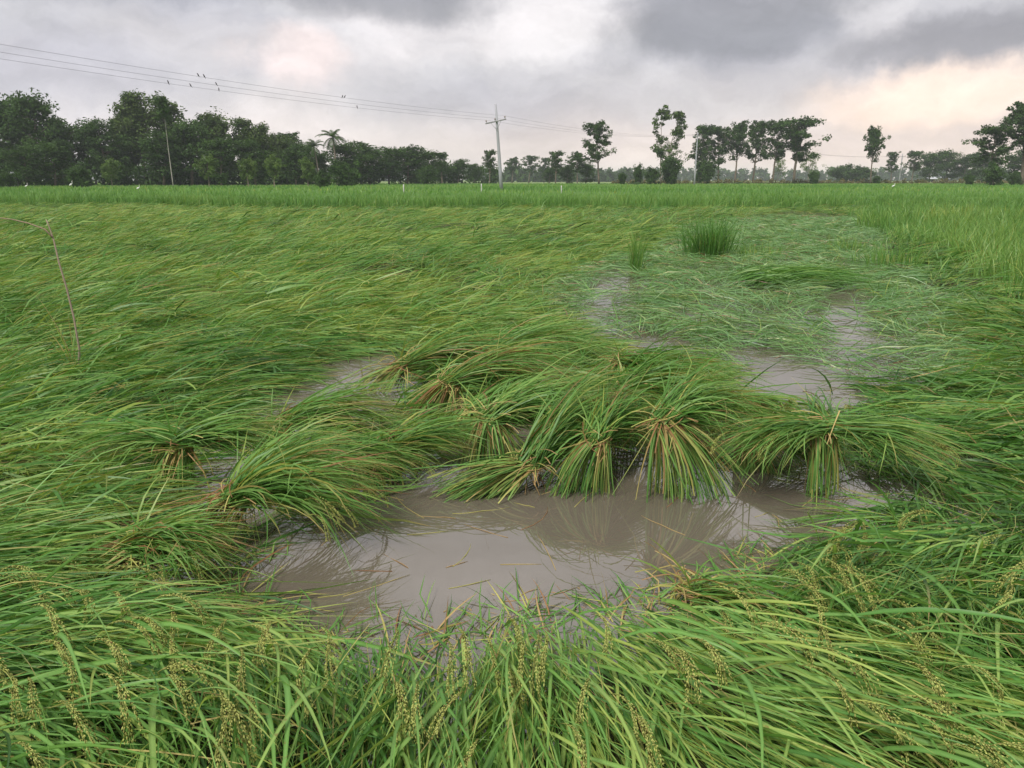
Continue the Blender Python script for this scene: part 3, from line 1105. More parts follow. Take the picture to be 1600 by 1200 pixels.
def branch_tree(seed, H, trunk_frac, crown_w, nb, per, clump, size, c0, c1, upright_=0.6, bark=(0.16, 0.13, 0.10), tr=0.018, multi=1, wob=0.02, squash=0.85):
    """returns (trunk mesh, crown mesh), base at the origin"""
    r = np.random.default_rng(seed)
    wood, crown = Acc(), Acc()
    cents, rads = [], []
    for m in range(multi):
        lean = r.normal(0, 0.06, 2) * (0.4 if trunk_frac > 0.8 else 1) + (r.normal(0, 0.12, 2) if multi > 1 else 0)
        ts = np.linspace(0, 1, 9)
        top = H * (0.92 if m == 0 else r.uniform(0.7, 0.9))
        P = np.stack([lean[0] * top * ts + wob * H * np.cumsum(r.normal(0, 0.35, 9)) * ts, lean[1] * top * ts + wob * H * np.cumsum(r.normal(0, 0.35, 9)) * ts, top * ts], 1)
        P[0] = 0
        tube(wood, P, H * tr * (1 - 0.85 * ts) / math.sqrt(multi), 7, bark)
        for j in range(nb // multi):
            t = trunk_frac + (1 - trunk_frac) * r.random() ** 0.85
            o = np.array([np.interp(t, ts, P[:, i]) for i in range(3)])
            a = r.uniform(0, 2 * PI)
            rel = (t - trunk_frac) / (1 - trunk_frac)
            reach = crown_w * (0.35 + 0.65 * math.sin(PI * min(0.95, 0.22 + 0.72 * rel))) * r.uniform(0.45, 1.1)
            e = R(r.uniform(15, 60)) * upright_ * 1.5
            d = np.array((math.cos(a) * math.cos(e), math.sin(a) * math.cos(e), math.sin(e)))
            q = np.linspace(0, 1, 5)[:, None]
            B = o + d * reach * q + np.array((0, 0, 0.12 * reach)) * q ** 2 + np.cumsum(r.normal(0, 0.03 * reach, (5, 3)), 0)
            B[0] = o
            B[:, 2] = np.minimum(B[:, 2], H * 0.95)
            tube(wood, B, H * tr * 0.33 * (1 - 0.8 * q[:, 0]) * (1.2 - 0.6 * t), 5, bark)
            for c in range(3):
                f = (1.0, 0.72, 0.5)[c]
                p = B[0] + (B[-1] - B[0]) * f + r.normal(0, clump * 0.45, 3)
                cents.append(p)
                rads.append(clump * r.uniform(0.55, 1.25) * (1 if c == 0 else 0.85))
        cents.append(P[-1]); rads.append(clump)
    leaf_quads(crown, cents, rads, per, size, r, c0, c1, squash)
    return wood.mesh('trunk'), crown.mesh('crown', smooth=False)


def palm_meshes(seed, H):
    r = np.random.default_rng(seed)
    wood, crown = Acc(), Acc()
    ts = np.linspace(0, 1, 9)
    P = np.stack([0.06 * H * ts ** 2, 0 * ts, H * 0.76 * ts], 1)
    tube(wood, P, 0.016 * H * (1 - 0.4 * ts), 7, (0.17, 0.145, 0.115))
    top = P[-1]
    for j in range(26):
        a = j * 2.399 + r.normal(0, 0.2)
        e0 = R(r.uniform(-35, 80))
        L = H * 0.23 * r.uniform(0.8, 1.15)
        K = 12
        p = top.copy()
        pts = [p.copy()]
        for k in range(K):
            e = e0 - R(95) * (k / K) ** 1.2
            p = p + L / K * np.array((math.cos(e) * math.cos(a), math.cos(e) * math.sin(a), math.sin(e)))
            pts.append(p.copy())
        pts = np.array(pts)
        tube(crown, pts, np.linspace(0.035, 0.012, K + 1), 3 + 1, (0.10, 0.13, 0.05))
        side = np.array((-math.sin(a), math.cos(a), 0))
        for k in range(1, K):
            for sgn in (-1, 1):
                for q in (0, 0.5):
                    o = pts[k] + (pts[k + 1] - pts[k]) * q
                    t = pts[k + 1] - pts[k]
                    t /= np.linalg.norm(t)
                    ll = L * 0.20 * math.sin(PI * (0.12 + 0.8 * k / K))
                    d = side * sgn * 0.75 + t * 0.5 + np.array((0, 0, -0.45))
                    d /= np.linalg.norm(d)
                    w = t * 0.045 * H / 12
                    v = np.array([o - w, o + w, o + d * ll + w * 0.3, o + d * ll - w * 0.3])
                    crown.add(v, np.array([(0, 1, 2, 3)]), T_DARK + (T_MID - T_DARK) * r.random())
    return wood.mesh('trunk'), crown.mesh('crown', smooth=False)


PROTO = {}


def proto(kind):
    if kind in PROTO:
        return PROTO[kind]
    base, v = kind[:-1], int(kind[-1])
    s = 900 + v * 13
    H = 14.0
    if base == 'dense':        # full crown nearly to the ground
        p = branch_tree(s, H, 0.12, 4.6, 44, 54, 1.4, 0.24, T_DARK, T_MID, 0.45)
    elif base == 'slim':       # tall crown of upright plumes
        p = branch_tree(s + 100, H, 0.22, 2.6, 50, 46, 0.95, 0.20, T_DARK * 1.15, T_LIGHT * 0.95, 0.8, squash=1.3)
    elif base == 'open':       # bare lower trunk, clumped crown with gaps
        p = branch_tree(s + 200, H, 0.34, 4.2, 40, 52, 0.82, 0.20, T_DARK, T_MID, 0.75, tr=0.017)
    elif base == 'tall':       # narrow sparse tree, leaf balls on thin limbs
        p = branch_tree(s + 300, H, 0.38, 2.4, 22, 48, 0.75, 0.22, T_DARK, T_LIGHT * 0.9, 0.7, tr=0.012, multi=2, bark=(0.22, 0.19, 0.15))
    elif base == 'thin':       # pale see-through tree
        p = branch_tree(s + 400, H, 0.25, 4.6, 30, 20, 1.1, 0.22, T_MID, T_LIGHT * 1.15, 0.55, tr=0.010, multi=2, bark=(0.24, 0.20, 0.16))
    elif base == 'small':      # young tree on a thin trunk
        p = branch_tree(s + 500, H, 0.30, 5.6, 26, 50, 1.6, 0.38, T_MID, T_LIGHT * 1.1, 0.6, tr=0.022, bark=(0.22, 0.18, 0.14))
    elif base == 'bush':
        p = branch_tree(s + 600, H, 0.02, 9.0, 40, 60, 2.9, 0.60, T_DARK, T_MID * 1.1, 0.5, tr=0.02, multi=3)
    elif base == 'palm':
        p = palm_meshes(s + 700, H)
    elif base == 'bare':       # near leafless pale pole of a tree with a tuft on top
        p = branch_tree(s + 800, H, 0.86, 1.0, 9, 60, 0.75, 0.24, T_DARK, T_MID, 0.8, tr=0.0065, bark=(0.36, 0.34, 0.30), wob=0.008)
    p[0].materials.append(M_BARK)
    p[1].materials.append(M_TREE)
    PROTO[kind] = p
    return p


WIDEN = dict(dense=1.6, slim=1.35, open=1.5, tall=1.1, thin=1.2, small=1.0, bush=1.0)


def tree(kind, x, ytop, Y, label, wide=1.0, name='tree', group=None, cat='tree', z=0.2, ybase=None, part='crown', trunk='trunk'):
    """x: column of the trunk, ytop: row of the tip in the photograph, Y: metres away"""
    tm, cm = proto(kind)
    p = atd(x, ytop, Y)
    g = atd(x, 284, Y)
    H = (p[2] - z)
    s = H / 14.0
    o = new_obj(name, None, label=label, cat=cat, group=group)
    o.location = (g[0], Y, z)
    o.rotation_euler = (0, 0, rr_.uniform(0, 6.283))
    o.scale = (s * wide * WIDEN.get(kind[:-1], 1.0), s * wide * WIDEN.get(kind[:-1], 1.0), s)
    for nm, me in ((trunk, tm), (part, cm)):
        c = bpy.data.objects.new(nm, me)
        COL.objects.link(c)
        c.parent = o
    return o


LW = 'trees of the dark wood on the left'
for a in (
    # kind, column, top row, distance, label, width
    ('dense0', 18, 152, 140, 'tall dark round crowned tree at the far left edge of the wood', 0.85),
    ('dense1', 62, 151, 138, 'tall dark tree whose crown ends the left block of the wood', 0.62),
    ('dense2', 0, 232, 122, 'bushy lower tree at the left picture edge before the tall dark pair', 1.1),
    ('dense3', 42, 228, 120, 'lower round tree with a reddish bare trunk below the tall dark pair', 1.0),
    ('dense0', 85, 222, 125, 'lower dense tree right below the end of the tall dark pair', 1.0),
    ('slim0', 104, 186, 150, 'thin topped tree in the dip right of the tall dark pair', 0.8),
    ('dense1', 128, 194, 146, 'broad dark tree in the dip of the left wood', 0.8),
    ('slim1', 150, 192, 150, 'pale plumed tree in the dip of the left wood', 0.8),
    ('dense2', 172, 192, 140, 'mid green tree left of the highest plumes', 0.8),
    ('slim2', 190, 178, 146, 'plumed tree one step lower than the highest plumes', 0.9),
    ('slim3', 212, 162, 148, 'tall plumed tree left of the twin highest crowns', 0.85),
    ('slim0', 230, 147, 148, 'highest plumed crown in the wood, left of the pale bare trunk', 0.95),
    ('slim1', 284, 151, 150, 'high plumed crown just right of the pale bare trunk', 1.1),
    ('dense3', 255, 205, 136, 'dense dark tree filling the gap behind the pale bare trunk', 0.95),
    ('dense0', 300, 190, 138, 'dense tree below and right of the high plumed crown', 0.85),
    ('slim2', 328, 172, 146, 'plumed tree with ragged top right of the high crowns', 1.0),
    ('slim3', 356, 186, 146, 'plumed tree stepping down right of the ragged topped one', 1.0),
    ('slim0', 382, 186, 148, 'plumed tree in the middle of the wood above the small pale trees', 0.95),
    ('dense1', 345, 215, 134, 'dense tree behind the two small pale trunked trees', 0.9),
    ('slim1', 412, 194, 150, 'last tall plumed tree before the wood drops towards the palms', 1.0),
    ('dense2', 400, 222, 138, 'round dark tree below the last tall plumes', 0.9),
    ('slim2', 436, 206, 156, 'olive tree on the slope of the wood left of the palms', 0.9),
    ('open0', 462, 207, 165, 'spiky topped tree standing out just left of the palms', 0.8),
    ('dense3', 462, 228, 145, 'dark round tree under the spiky topped one', 0.9),
    ('slim3', 446, 214, 160, 'ragged olive tree sloping down towards the palms', 1.1),
    ('dense1', 482, 224, 158, 'dark tree between the spiky topped tree and the shorter palm', 0.8),
    ('dense0', 505, 238, 150, 'dark tree at the foot of the palms', 0.8),
    ('dense1', 545, 226, 158, 'dark tree hiding the trunk of the right palm', 1.15),
    ('dense2', 578, 224, 165, 'first even topped dark tree right of the palms', 1.15),
    ('dense3', 608, 231, 172, 'second even topped dark tree right of the palms', 1.15),
    ('dense0', 636, 230, 178, 'third even topped dark tree right of the palms', 1.15),
    ('dense1', 662, 236, 184, 'fourth even topped dark tree right of the palms', 1.15),
    ('dense2', 715, 250, 200, 'low dark tree right of the umbrella crowned tree', 0.95),
    ('dense3', 742, 256, 215, 'low dark tree before the wood ends left of the utility pole', 0.95),
    ('dense1', 690, 252, 196, 'low dark tree behind the umbrella crowned tree', 0.9),
):
    tree(*a[:5], wide=a[5], group=LW)
tree('bare0', 270, 155, 118, 'slender pale bare trunk with a small leaf tuft before the left wood', 1.0, group=LW)
tree('open1', 691, 238, 178, 'umbrella crowned tree with pale forked trunk at the wood\'s right end', 0.75, group=LW)
tree('open2', 765, 234, 185, 'top heavy tree on a thin trunk just left of the utility pole', 0.62, group=LW)
for x, y, Y, l in ((326, 246, 112, 'small round tree on a thin trunk left of the palest small tree'), (388, 251, 110, 'small pale tree with twisted light trunk before the wood'),
                   (428, 246, 114, 'small spreading tree with forked trunk before the middle of the wood'), (481, 250, 120, 'small round tree before the foot of the palms'),
                   (175, 252, 116, 'small feathery tree before the left wood under the dip')):
    tree('small%d' % (x % 3), x, y, Y, l, 0.9, name='small_tree', group='small trees along the wood edge')
tree('palm0', 527, 189, 150, 'taller coconut palm rising above the wood', 1.2, name='palm_tree', cat='palm')
tree('palm1', 499, 209, 146, 'shorter coconut palm left of the taller palm', 1.05, name='palm_tree', cat='palm')
for x, y, Y, w, l in ((10, 268, 108, 1.0, 'low bush at the left picture edge under the wood'), (128, 262, 110, 0.9, 'light green leafy bush under the left wood with banana like leaves'),
                      (505, 273, 108, 1.0, 'small round bush at the field edge below the palms'), (540, 255, 130, 0.9, 'large rounded bush under the taller palm'),
                      (668, 262, 165, 0.9, 'rounded bush left of the umbrella crowned tree')):
    tree('bush%d' % (x % 3), x, y, Y, l, w, name='bush', cat='bush', group='bushes along the wood edge')

MG = 'trees in the hazy middle group right of the utility pole'
for a in (('open3', 800, 245, 330, 'hazy flat topped tree just right of the utility pole', 0.9), ('open0', 826, 243, 330, 'hazy flat topped tree in the row behind the pole', 1.0),
          ('open1', 850, 247, 335, 'hazy tree closing the flat topped row', 0.9),
          ('open2', 868, 236, 210, 'rounder crowned tree left of the twin in the middle group', 0.8), ('open3', 902, 236, 205, 'round crowned tree on the right of the middle group', 0.8),
          ('dense0', 886, 258, 215, 'low dark tree between the two round crowns', 1.0), ('dense1', 915, 256, 210, 'low dark tree at the right of the middle group', 1.0),
          ('dense2', 858, 262, 225, 'low dark tree at the left of the middle group', 1.0)):
    tree(*a[:5], wide=a[5], group=MG)

RG = 'trees along the bank on the right'
for a in (('open0', 936, 190, 175, 'lone fan shaped tree with a forked crown left of the tall sparse tree', 0.72),
          ('tall0', 1032, 163, 175, 'tallest sparse tree with leaf balls on thin limbs', 0.95),
          ('thin0', 1052, 222, 178, 'pale see through tree beside the tallest sparse tree', 0.95),
          ('open1', 1093, 196, 200, 'leftmost tree of the dense right hand row', 0.75),
          ('open2', 1122, 197, 203, 'second tree of the right hand row, beside the slim concrete pole', 0.72),
          ('open3', 1148, 188, 200, 'third tree of the right hand row with a raised tip', 0.65),
          ('open0', 1176, 188, 204, 'fourth tree of the right hand row on slender trunks', 0.68),
          ('open1', 1207, 189, 200, 'fifth tree of the right hand row left of the widest crown', 0.68),
          ('open2', 1240, 184, 196, 'widest crowned tree ending the right hand row', 1.0),
          ('thin1', 1262, 236, 215, 'pale thin tree behind the widest crowned tree', 0.95),
          ('thin2', 1215, 248, 225, 'low pale thin tree between trunks of the right hand row', 0.9),
          ('open3', 1360, 196, 195, 'lone narrow vase shaped tree right of the row', 0.55),
          ('open0', 1392, 237, 260, 'left tree of the hazy pair by the distant pole', 0.7),
          ('open1', 1424, 236, 262, 'right tree of the hazy pair by the distant pole', 0.9),
          ('open2', 1548, 196, 150, 'lower spreading tree left of the tree cut by the right picture edge', 1.05),
          ('open3', 1597, 158, 150, 'large dark tree cut by the right picture edge', 0.95)):
    tree(*a[:5], wide=a[5], group=RG, z=0.5)
for a in (('dense0', 1452, 240, 280, 'hazy round tree right of the distant pole', 1.0), ('dense1', 1478, 236, 285, 'hazy round tree, highest left of the big right trees', 1.0),
          ('dense2', 1505, 243, 280, 'hazy round tree half behind the big right trees', 1.0), ('dense3', 1590, 235, 240, 'hazy tree seen under the tree cut by the picture edge', 1.2),
          ('dense0', 1535, 240, 250, 'hazy tree seen behind the lower spreading tree', 1.1)):
    tree(*a[:5], wide=a[5], group='hazy trees on the far right')
for x, y, Y, w, l in ((972, 272, 165, 0.7, 'light green low bush left of the bush cluster'), (997, 262, 172, 0.55, 'dark bush behind the white sheet'), (1018, 266, 168, 0.9, 'brownish climbing bush under the tallest sparse tree'),
                      (1047, 250, 170, 0.75, 'round dark bush under the tallest sparse tree'), (1100, 254, 185, 0.8, 'round topped bush beside the slim concrete pole'),
                      (1272, 270, 185, 0.8, 'small bush under the widest crowned tree'), (1370, 276, 190, 0.9, 'tiny bush at the foot of the lone vase shaped tree'),
                      (1318, 262, 300, 1.6, 'hazy bush clump in the far field left of the vase shaped tree'), (1345, 264, 300, 1.4, 'hazy bush clump behind the vase shaped tree'),
                      (1552, 262, 140, 0.9, 'light bush under the lower spreading tree'), (1515, 275, 150, 0.9, 'tiny bush left of the lower spreading tree'), (1585, 272, 145, 0.9, 'small bush at the right picture edge')):
    tree('bush%d' % (x % 3), x, y, Y, l, w, name='bush', cat='bush', group='bushes along the bank on the right', z=0.45)


# undergrowth and the woods that read as one mass
def mass(name, label, spans, size, per, c0, c1, seed):
    """spans: list of (x0, x1, Y, height, depth)"""
    r = np.random.default_rng(seed)
    acc = Acc()
    for (x0, x1, Y0, Y1, h, step) in spans:
        n = max(2, int((x1 - x0) / step))
        for i in range(n):
            t = (i + r.random()) / n
            x = x0 + (x1 - x0) * t
            Y = Y0 + (Y1 - Y0) * t + r.normal(0, step * 0.5)
            hh = h * r.uniform(0.65, 1.12)
            k = 5
            cz = np.linspace(0.12, 0.85, k) * hh
            leaf_quads(acc, np.stack([x + r.normal(0, step * 0.4, k), Y + r.normal(0, step * 0.4, k), cz], 1), np.full(k, max(step * 0.75, hh * 0.22)), per, size, r, c0, c1, 0.9)
    return new_obj(name, acc.mesh(name, smooth=False), M_TREE, kind='stuff', label=label, cat='woodland')


gx = lambda px, Y: (px - 800) / FPX * Y
mass('undergrowth', 'dark undergrowth along the foot of the left wood',
     [(gx(-60, 128), gx(480, 150), 128, 150, 4.2, 2.0), (gx(470, 150), gx(780, 225), 150, 225, 5.5, 2.6), (gx(-60, 150), gx(480, 168), 150, 168, 9.5, 3.0)], 0.40, 60, T_DARK * 0.9, T_MID * 0.9, 61)
mass('bank_weeds', 'brownish weeds and scrub along the low bank on the right',
     [(gx(950, 198), gx(1700, 205), 198, 205, 1.5, 0.9)], 0.22, 26, np.array((0.09, 0.10, 0.035)), np.array((0.20, 0.17, 0.07)), 63)
mass('far_wood', 'bluish far off line of trees closing the horizon',
     [(gx(740, 760), gx(1760, 700), 760, 700, 11.5, 4.0), (gx(-150, 500), gx(780, 700), 500, 700, 12, 6), (gx(780, 420), gx(990, 520), 420, 520, 7.5, 3)], 1.3, 45, T_DARK, T_MID, 62)


# ------------------------------------------------------------------ poles and wires
GREY = (0.33, 0.34, 0.36)


def utility_pole(base, top, arm_frac, arm_half, arm_dir, tilt, label, arms=True, rad=0.13):
    root = new_obj('utility_pole', None, label=label, cat='utility pole', group='utility poles of one line')
    root.location = base
    t = np.asarray(top) - np.asarray(base)
    acc = Acc()
    tube(acc, [t * f for f in (0, 0.25, 0.5, 0.75, 1.0)], np.linspace(rad * 1.25, rad * 0.6, 5), 10, GREY)
    new_obj('shaft', acc.mesh('shaft'), M_PAINT, parent=root)
    ends = []
    if arms:
        c = t * arm_frac
        d = np.array((arm_dir[0], arm_dir[1], tilt))
        d /= np.linalg.norm(d)
        u = np.array((0, 0, 1.0))
        s = np.cross(d, u); s /= np.linalg.norm(s)
        u = np.cross(s, d)
        c = c + s * rad * 1.3
        acc = Acc()
        box(acc, c, (2 * arm_half, 0.10, 0.13), np.stack([d, s, u], 1), (0.30, 0.30, 0.31))
        arm = new_obj('crossarm', acc.mesh('crossarm', smooth=False), M_PAINT, parent=root)
        for sg in (-1, 1):
            acc = Acc()
            tube(acc, [c + d * sg * arm_half * 0.5 - u * 0.06, c - u * 0.85], 0.025, 5, (0.28, 0.28, 0.29))
            new_obj('brace', acc.mesh('brace'), M_PAINT, parent=root)
        for f in (-0.92, -0.05, 0.92):
            acc = Acc()
            p = c + d * f * arm_half
            tube(acc, [p + u * 0.06, p + u * 0.16, p + u * 0.18, p + u * 0.24, p + u * 0.26, p + u * 0.34], (0.025, 0.03, 0.075, 0.06, 0.075, 0.03), 8, (0.30, 0.24, 0.20))
            new_obj('insulator', acc.mesh('insulator'), M_PAINT, parent=arm)
            ends.append(np.asarray(base) + p + u * 0.34)
    return ends


Y1 = 85.0
b1, t1 = atd(784, 301, Y1), atd(774.5, 163, Y1)
b1 = np.array((b1[0], Y1, 0.0))
ld = np.array((0.49, 0.87))
E1 = utility_pole(b1, t1, 0.815, 1.25, (0.87, -0.49), 0.15, 'leaning grey concrete utility pole with tilted crossarm in the far paddy', rad=0.17)
p2 = atd(1085, 284, 152.0)
E2 = utility_pole((p2[0], 152.0, 0.2), (p2[0] + 0.1, 152.0, atd(1085, 207, 152.0)[2]), 0.93, 0.9, (0.87, -0.49), 0.0, 'slim pale pole beside the left end of the right hand tree row', rad=0.15)
p3 = atd(1405, 284, 265.0)
E3 = utility_pole((p3[0], 265.0, 0.3), (p3[0], 265.0, atd(1405, 240, 265.0)[2]), 0.90, 1.0, (0.87, -0.49), 0.0, 'small distant pole between the hazy pair of trees', rad=0.19)
E0 = [e + np.array((-40.0, -70.0, 1.5)) for e in E1]
WIRE_GREY = (0.16, 0.16, 0.17)
WIRES = []
for span, (A, B) in enumerate(((E0, E1), (E1, E2), (E2, E3))):
    for j in range(3):
        a, b = A[j], B[j]
        q = np.linspace(0, 1, 41)[:, None]
        pts = a + (b - a) * q
        pts[:, 2] -= (0.9 if span < 2 else 1.8) * 4 * q[:, 0] * (1 - q[:, 0])
        acc = Acc()
        tube(acc, pts, (0.0075, 0.008, 0.011)[span], 4, WIRE_GREY)
        new_obj('power_line', acc.mesh('power_line'), M_PAINT, cat='wire', group='wires of the power line',
                label=('outer left', 'middle', 'outer right')[j] + (' wire from the picture\'s left edge to the leaning pole', ' wire from the leaning pole to the slim pale pole', ' wire from the slim pale pole to the small distant pole')[span])
        WIRES.append(pts)


# ------------------------------------------------------------------ birds
def lathe(acc, prof, colr, sides=8, axis=(1, 0, 0), origin=(0, 0, 0), up=None):
    tube(acc, [np.asarray(origin) + np.asarray(axis) * p for p, r in prof], [r for p, r in prof], sides, colr)


def wire_bird(px, w, label):
    pts = WIRES[w]
    xs = np.array([project(p)[0] for p in pts])
    o = np.argsort(xs)
    p = np.array([np.interp(px, xs[o], pts[o, i]) for i in range(3)])
    root = new_obj('bird', None, label=label, cat='bird', group='birds perched on the wires')
    root.location = p + np.array((0, 0, 0.015))
    root.rotation_euler = (0, 0, rr_.uniform(0, 6.28))
    root.scale = (0.62, 0.62, 0.62)
    c = (0.035, 0.033, 0.035)
    acc = Acc()
    ax = np.array((0.45, 0, 0.89))
    lathe(acc, [(-0.10, 0.01), (-0.06, 0.045), (0.0, 0.065), (0.07, 0.058), (0.12, 0.035), (0.15, 0.042), (0.19, 0.042), (0.225, 0.012)], c, 8, ax, (0, 0, 0.09))
    body = new_obj('body', acc.mesh('body'), M_PAINT, parent=root)
    acc = Acc()
    box(acc, (-0.10, 0, -0.04), (0.02, 0.05, 0.20), Matrix.Rotation(0.45, 3, 'Y'), c)
    new_obj('tail', acc.mesh('tail', smooth=False), M_PAINT, parent=root)
    acc = Acc()
    h = np.array((0, 0, 0.09)) + ax * 0.19
    tube(acc, [h + np.array((0.03, 0, 0)), h + np.array((0.085, 0, -0.005))], (0.014, 0.002), 5, (0.06, 0.05, 0.04))
    new_obj('beak', acc.mesh('beak'), M_PAINT, parent=body)
    for s in (-1, 1):
        acc = Acc()
        tube(acc, [(0.0, s * 0.02, 0.05), (0.0, s * 0.02, -0.01)], 0.006, 4, (0.08, 0.06, 0.05))
        new_obj('leg', acc.mesh('leg'), M_PAINT, parent=root)


for px, w, l in ((263, 0, 'leftmost dark bird on the wires'), (298, 0, 'second dark bird from the left, on the lowest wire'), (310, 2, 'left one of the two birds side by side on the upper wire'),
                 (319, 2, 'right one of the two birds side by side on the upper wire'), (338, 1, 'upper dark bird of the staggered pair on the wires'), (342, 0, 'lower dark bird of the staggered pair on the wires'),
                 (535, 2, 'left one of the two touching birds on the wire above the palms'), (538.5, 2, 'right one of the two touching birds on the wire above the palms'), (558, 0, 'rightmost single bird on the lowest wire')):
    wire_bird(px, w, l)


def egret(px, py, Y, label, s=1.0):
    p = atd(px, py, Y)
    root = new_obj('egret', None, label=label, cat='egret', group='white egrets in the paddies')
    root.location = (p[0], Y, max(p[2] - 0.45, 0.2))
    root.scale = (s * 0.75, s * 0.75, s * 0.75)
    root.rotation_euler = (0, 0, rr_.uniform(-0.5, 0.5))
    w = (0.78, 0.78, 0.76)
    acc = Acc()
    lathe(acc, [(-0.22, 0.01), (-0.12, 0.07), (0, 0.10), (0.12, 0.085), (0.2, 0.04)], w, 8, np.array((0.85, 0, 0.52)), (0, 0, 0.42))
    tube(acc, [(0.15, 0, 0.50), (0.22, 0, 0.60), (0.18, 0, 0.72), (0.20, 0, 0.82), (0.26, 0, 0.85)], (0.045, 0.032, 0.028, 0.03, 0.02), 7, w)
    body = new_obj('body', acc.mesh('body'), M_PAINT, parent=root)
    acc = Acc()
    tube(acc, [(0.25, 0, 0.85), (0.36, 0, 0.82)], (0.016, 0.003), 5, (0.5, 0.36, 0.06))
    new_obj('beak', acc.mesh('beak'), M_PAINT, parent=body)
    for q in (-0.04, 0.04):
        acc = Acc()
        tube(acc, [(0, q, 0.38), (0.02, q, 0.18), (0, q, 0.0)], 0.010, 4, (0.05, 0.05, 0.04))
        new_obj('leg', acc.mesh('leg'), M_PAINT, parent=root)


egret(40, 287, 70, 'white egret nearest the left picture edge', 0.8)
egret(110, 286, 72, 'white egret standing tall, second from the left edge', 1.0)
egret(215, 290, 64, 'white egret below the highest plumed tree', 0.8)
egret(1396, 287, 72, 'white egret in the right paddy below the distant pole', 0.8)


def stake(px, ytop, ybot, Y, label):
    a, b = atd(px, ytop, Y), atd(px, ybot, Y)
    acc = Acc()
    tube(acc, [np.array((0, 0, -0.6)), np.array((0.02, 0, 0)), (a - b) * 0.5 + np.array((0.01, 0, 0)), a - b], (0.05, 0.05, 0.048, 0.045), 6, (0.48, 0.48, 0.46))
    o = new_obj('marker_stake', acc.mesh('marker_stake'), M_PAINT, label=label, cat='stake', group='white stakes in the paddies')
    o.location = b


stake(630.5, 288, 299, 60, 'thin white stake in the paddy below the low end of the wood')
stake(752, 287, 297, 66, 'thin white stake left of the leaning utility pole')
stake(877, 290, 297, 66, 'thin white stake right of the leaning utility pole')


# ------------------------------------------------------------------ small things by the bank
def sheet(px, py, Y, w, label):
    p = atd(px, py, Y)
    r = np.random.default_rng(int(px))
    V, F = grid(np.linspace(-w / 2, w / 2, 9), np.linspace(-0.6, 0.6, 5), lambda x, y: 0.55 + 0.35 * (x / w) - 0.35 * y + 0.06 * r.random(x.shape))
    acc = Acc()
    n = len(V)
    acc.add(V, F, (0.55, 0.57, 0.60))
    acc.add(V - np.array((0, 0, 0.03)), F[:, ::-1], (0.45, 0.47, 0.50))
    o = new_obj('plastic_sheet', acc.mesh('plastic_sheet'), M_PAINT, label=label, cat='sheet')
    o.location = (p[0], Y, 0.2)


sheet(989, 287, 160, 2.4, 'pale grey sheet lying below the dark bush left of the tall sparse tree')
sheet(1152, 284, 190, 2.6, 'pale grey sheet lying on the bank under the tree row')


def shed(px, Y, w, label):
    p = atd(px, 283, Y)
    root = new_obj('shed', None, label=label, cat='shed')
    root.location = (p[0], Y, 0.3)
    root.scale = (1, 1, 0.75)
    acc = Acc()
    box(acc, (0, 0, 1.1), (w, 3.0, 2.2), None, (0.45, 0.44, 0.42))
    new_obj('wall', acc.mesh('wall', False), M_PAINT, parent=root)
    acc = Acc()
    box(acc, (0, -1.0, 2.62), (w + 0.8, 2.5, 0.08), np.array(Matrix.Rotation(0.42, 3, 'X')), (0.55, 0.57, 0.60))
    box(acc, (0, 1.0, 2.62), (w + 0.8, 2.5, 0.08), np.array(Matrix.Rotation(-0.42, 3, 'X')), (0.55, 0.57, 0.60))
    new_obj('roof', acc.mesh('roof', False), M_PAINT, parent=root)
    acc = Acc()
    box(acc, (0.3, -1.52, 0.9), (0.9, 0.06, 1.8), None, (0.06, 0.05, 0.04))
    new_obj('door', acc.mesh('door', False), M_PAINT, parent=root)


shed(1452, 300, 3.4, 'low pale roofed shed under the hazy trees on the right')
shed(1474, 305, 2.6, 'smaller pale roofed shed right of the first shed')
shed(8, 118, 2.0, 'pale shed corner glimpsed under the wood at the left picture edge')


# ------------------------------------------------------------------ sticks, tufts, floating straw
def bent_stick():
    b = at(121, 628, 0.0)
    Y = b[1]
    pts = [atd(x, y, Y + d) for x, y, d in ((121, 628, 0), (123, 580, 0), (124, 545, 0.02), (115, 495, 0.03), (104, 450, 0.05), (92, 410, 0.06), (84, 375, 0.08), (76, 352, 0.1), (72, 343, 0.1))]
    root = new_obj('dead_stick', None, label='thin dead brown stick rising from the fallen rice on the left', cat='stick')
    root.location = b
    acc = Acc()
    tube(acc, [p - b for p in pts], np.linspace(0.009, 0.004, 9), 7, (0.27, 0.22, 0.16))
    new_obj('stem', acc.mesh('stem'), M_BARK, parent=root)
    pts = [atd(x, y, Y + 0.08) for x, y in ((83, 372), (70, 358), (45, 349), (20, 343), (-10, 339))]
    acc = Acc()
    tube(acc, [p - b for p in pts], np.linspace(0.006, 0.003, 5), 6, (0.25, 0.19, 0.13))
    new_obj('side_branch', acc.mesh('side_branch'), M_BARK, parent=root)
    acc = Acc()
    r = np.random.default_rng(4)
    tt = r.uniform(0.6, 0.9, 9)
    blades(acc, r.normal(0, 0.03, (9, 3)) + np.array((0, 0, 0.12)), r.uniform(0, 6.28, 9), r.uniform(0.3, 0.75, 9), R(82), R(50), 0.011, 6, r, ramp(tt), ramp(tt))
    new_obj('clinging_leaves', acc.mesh('clinging_leaves'), M_LEAF, parent=root)


bent_stick()


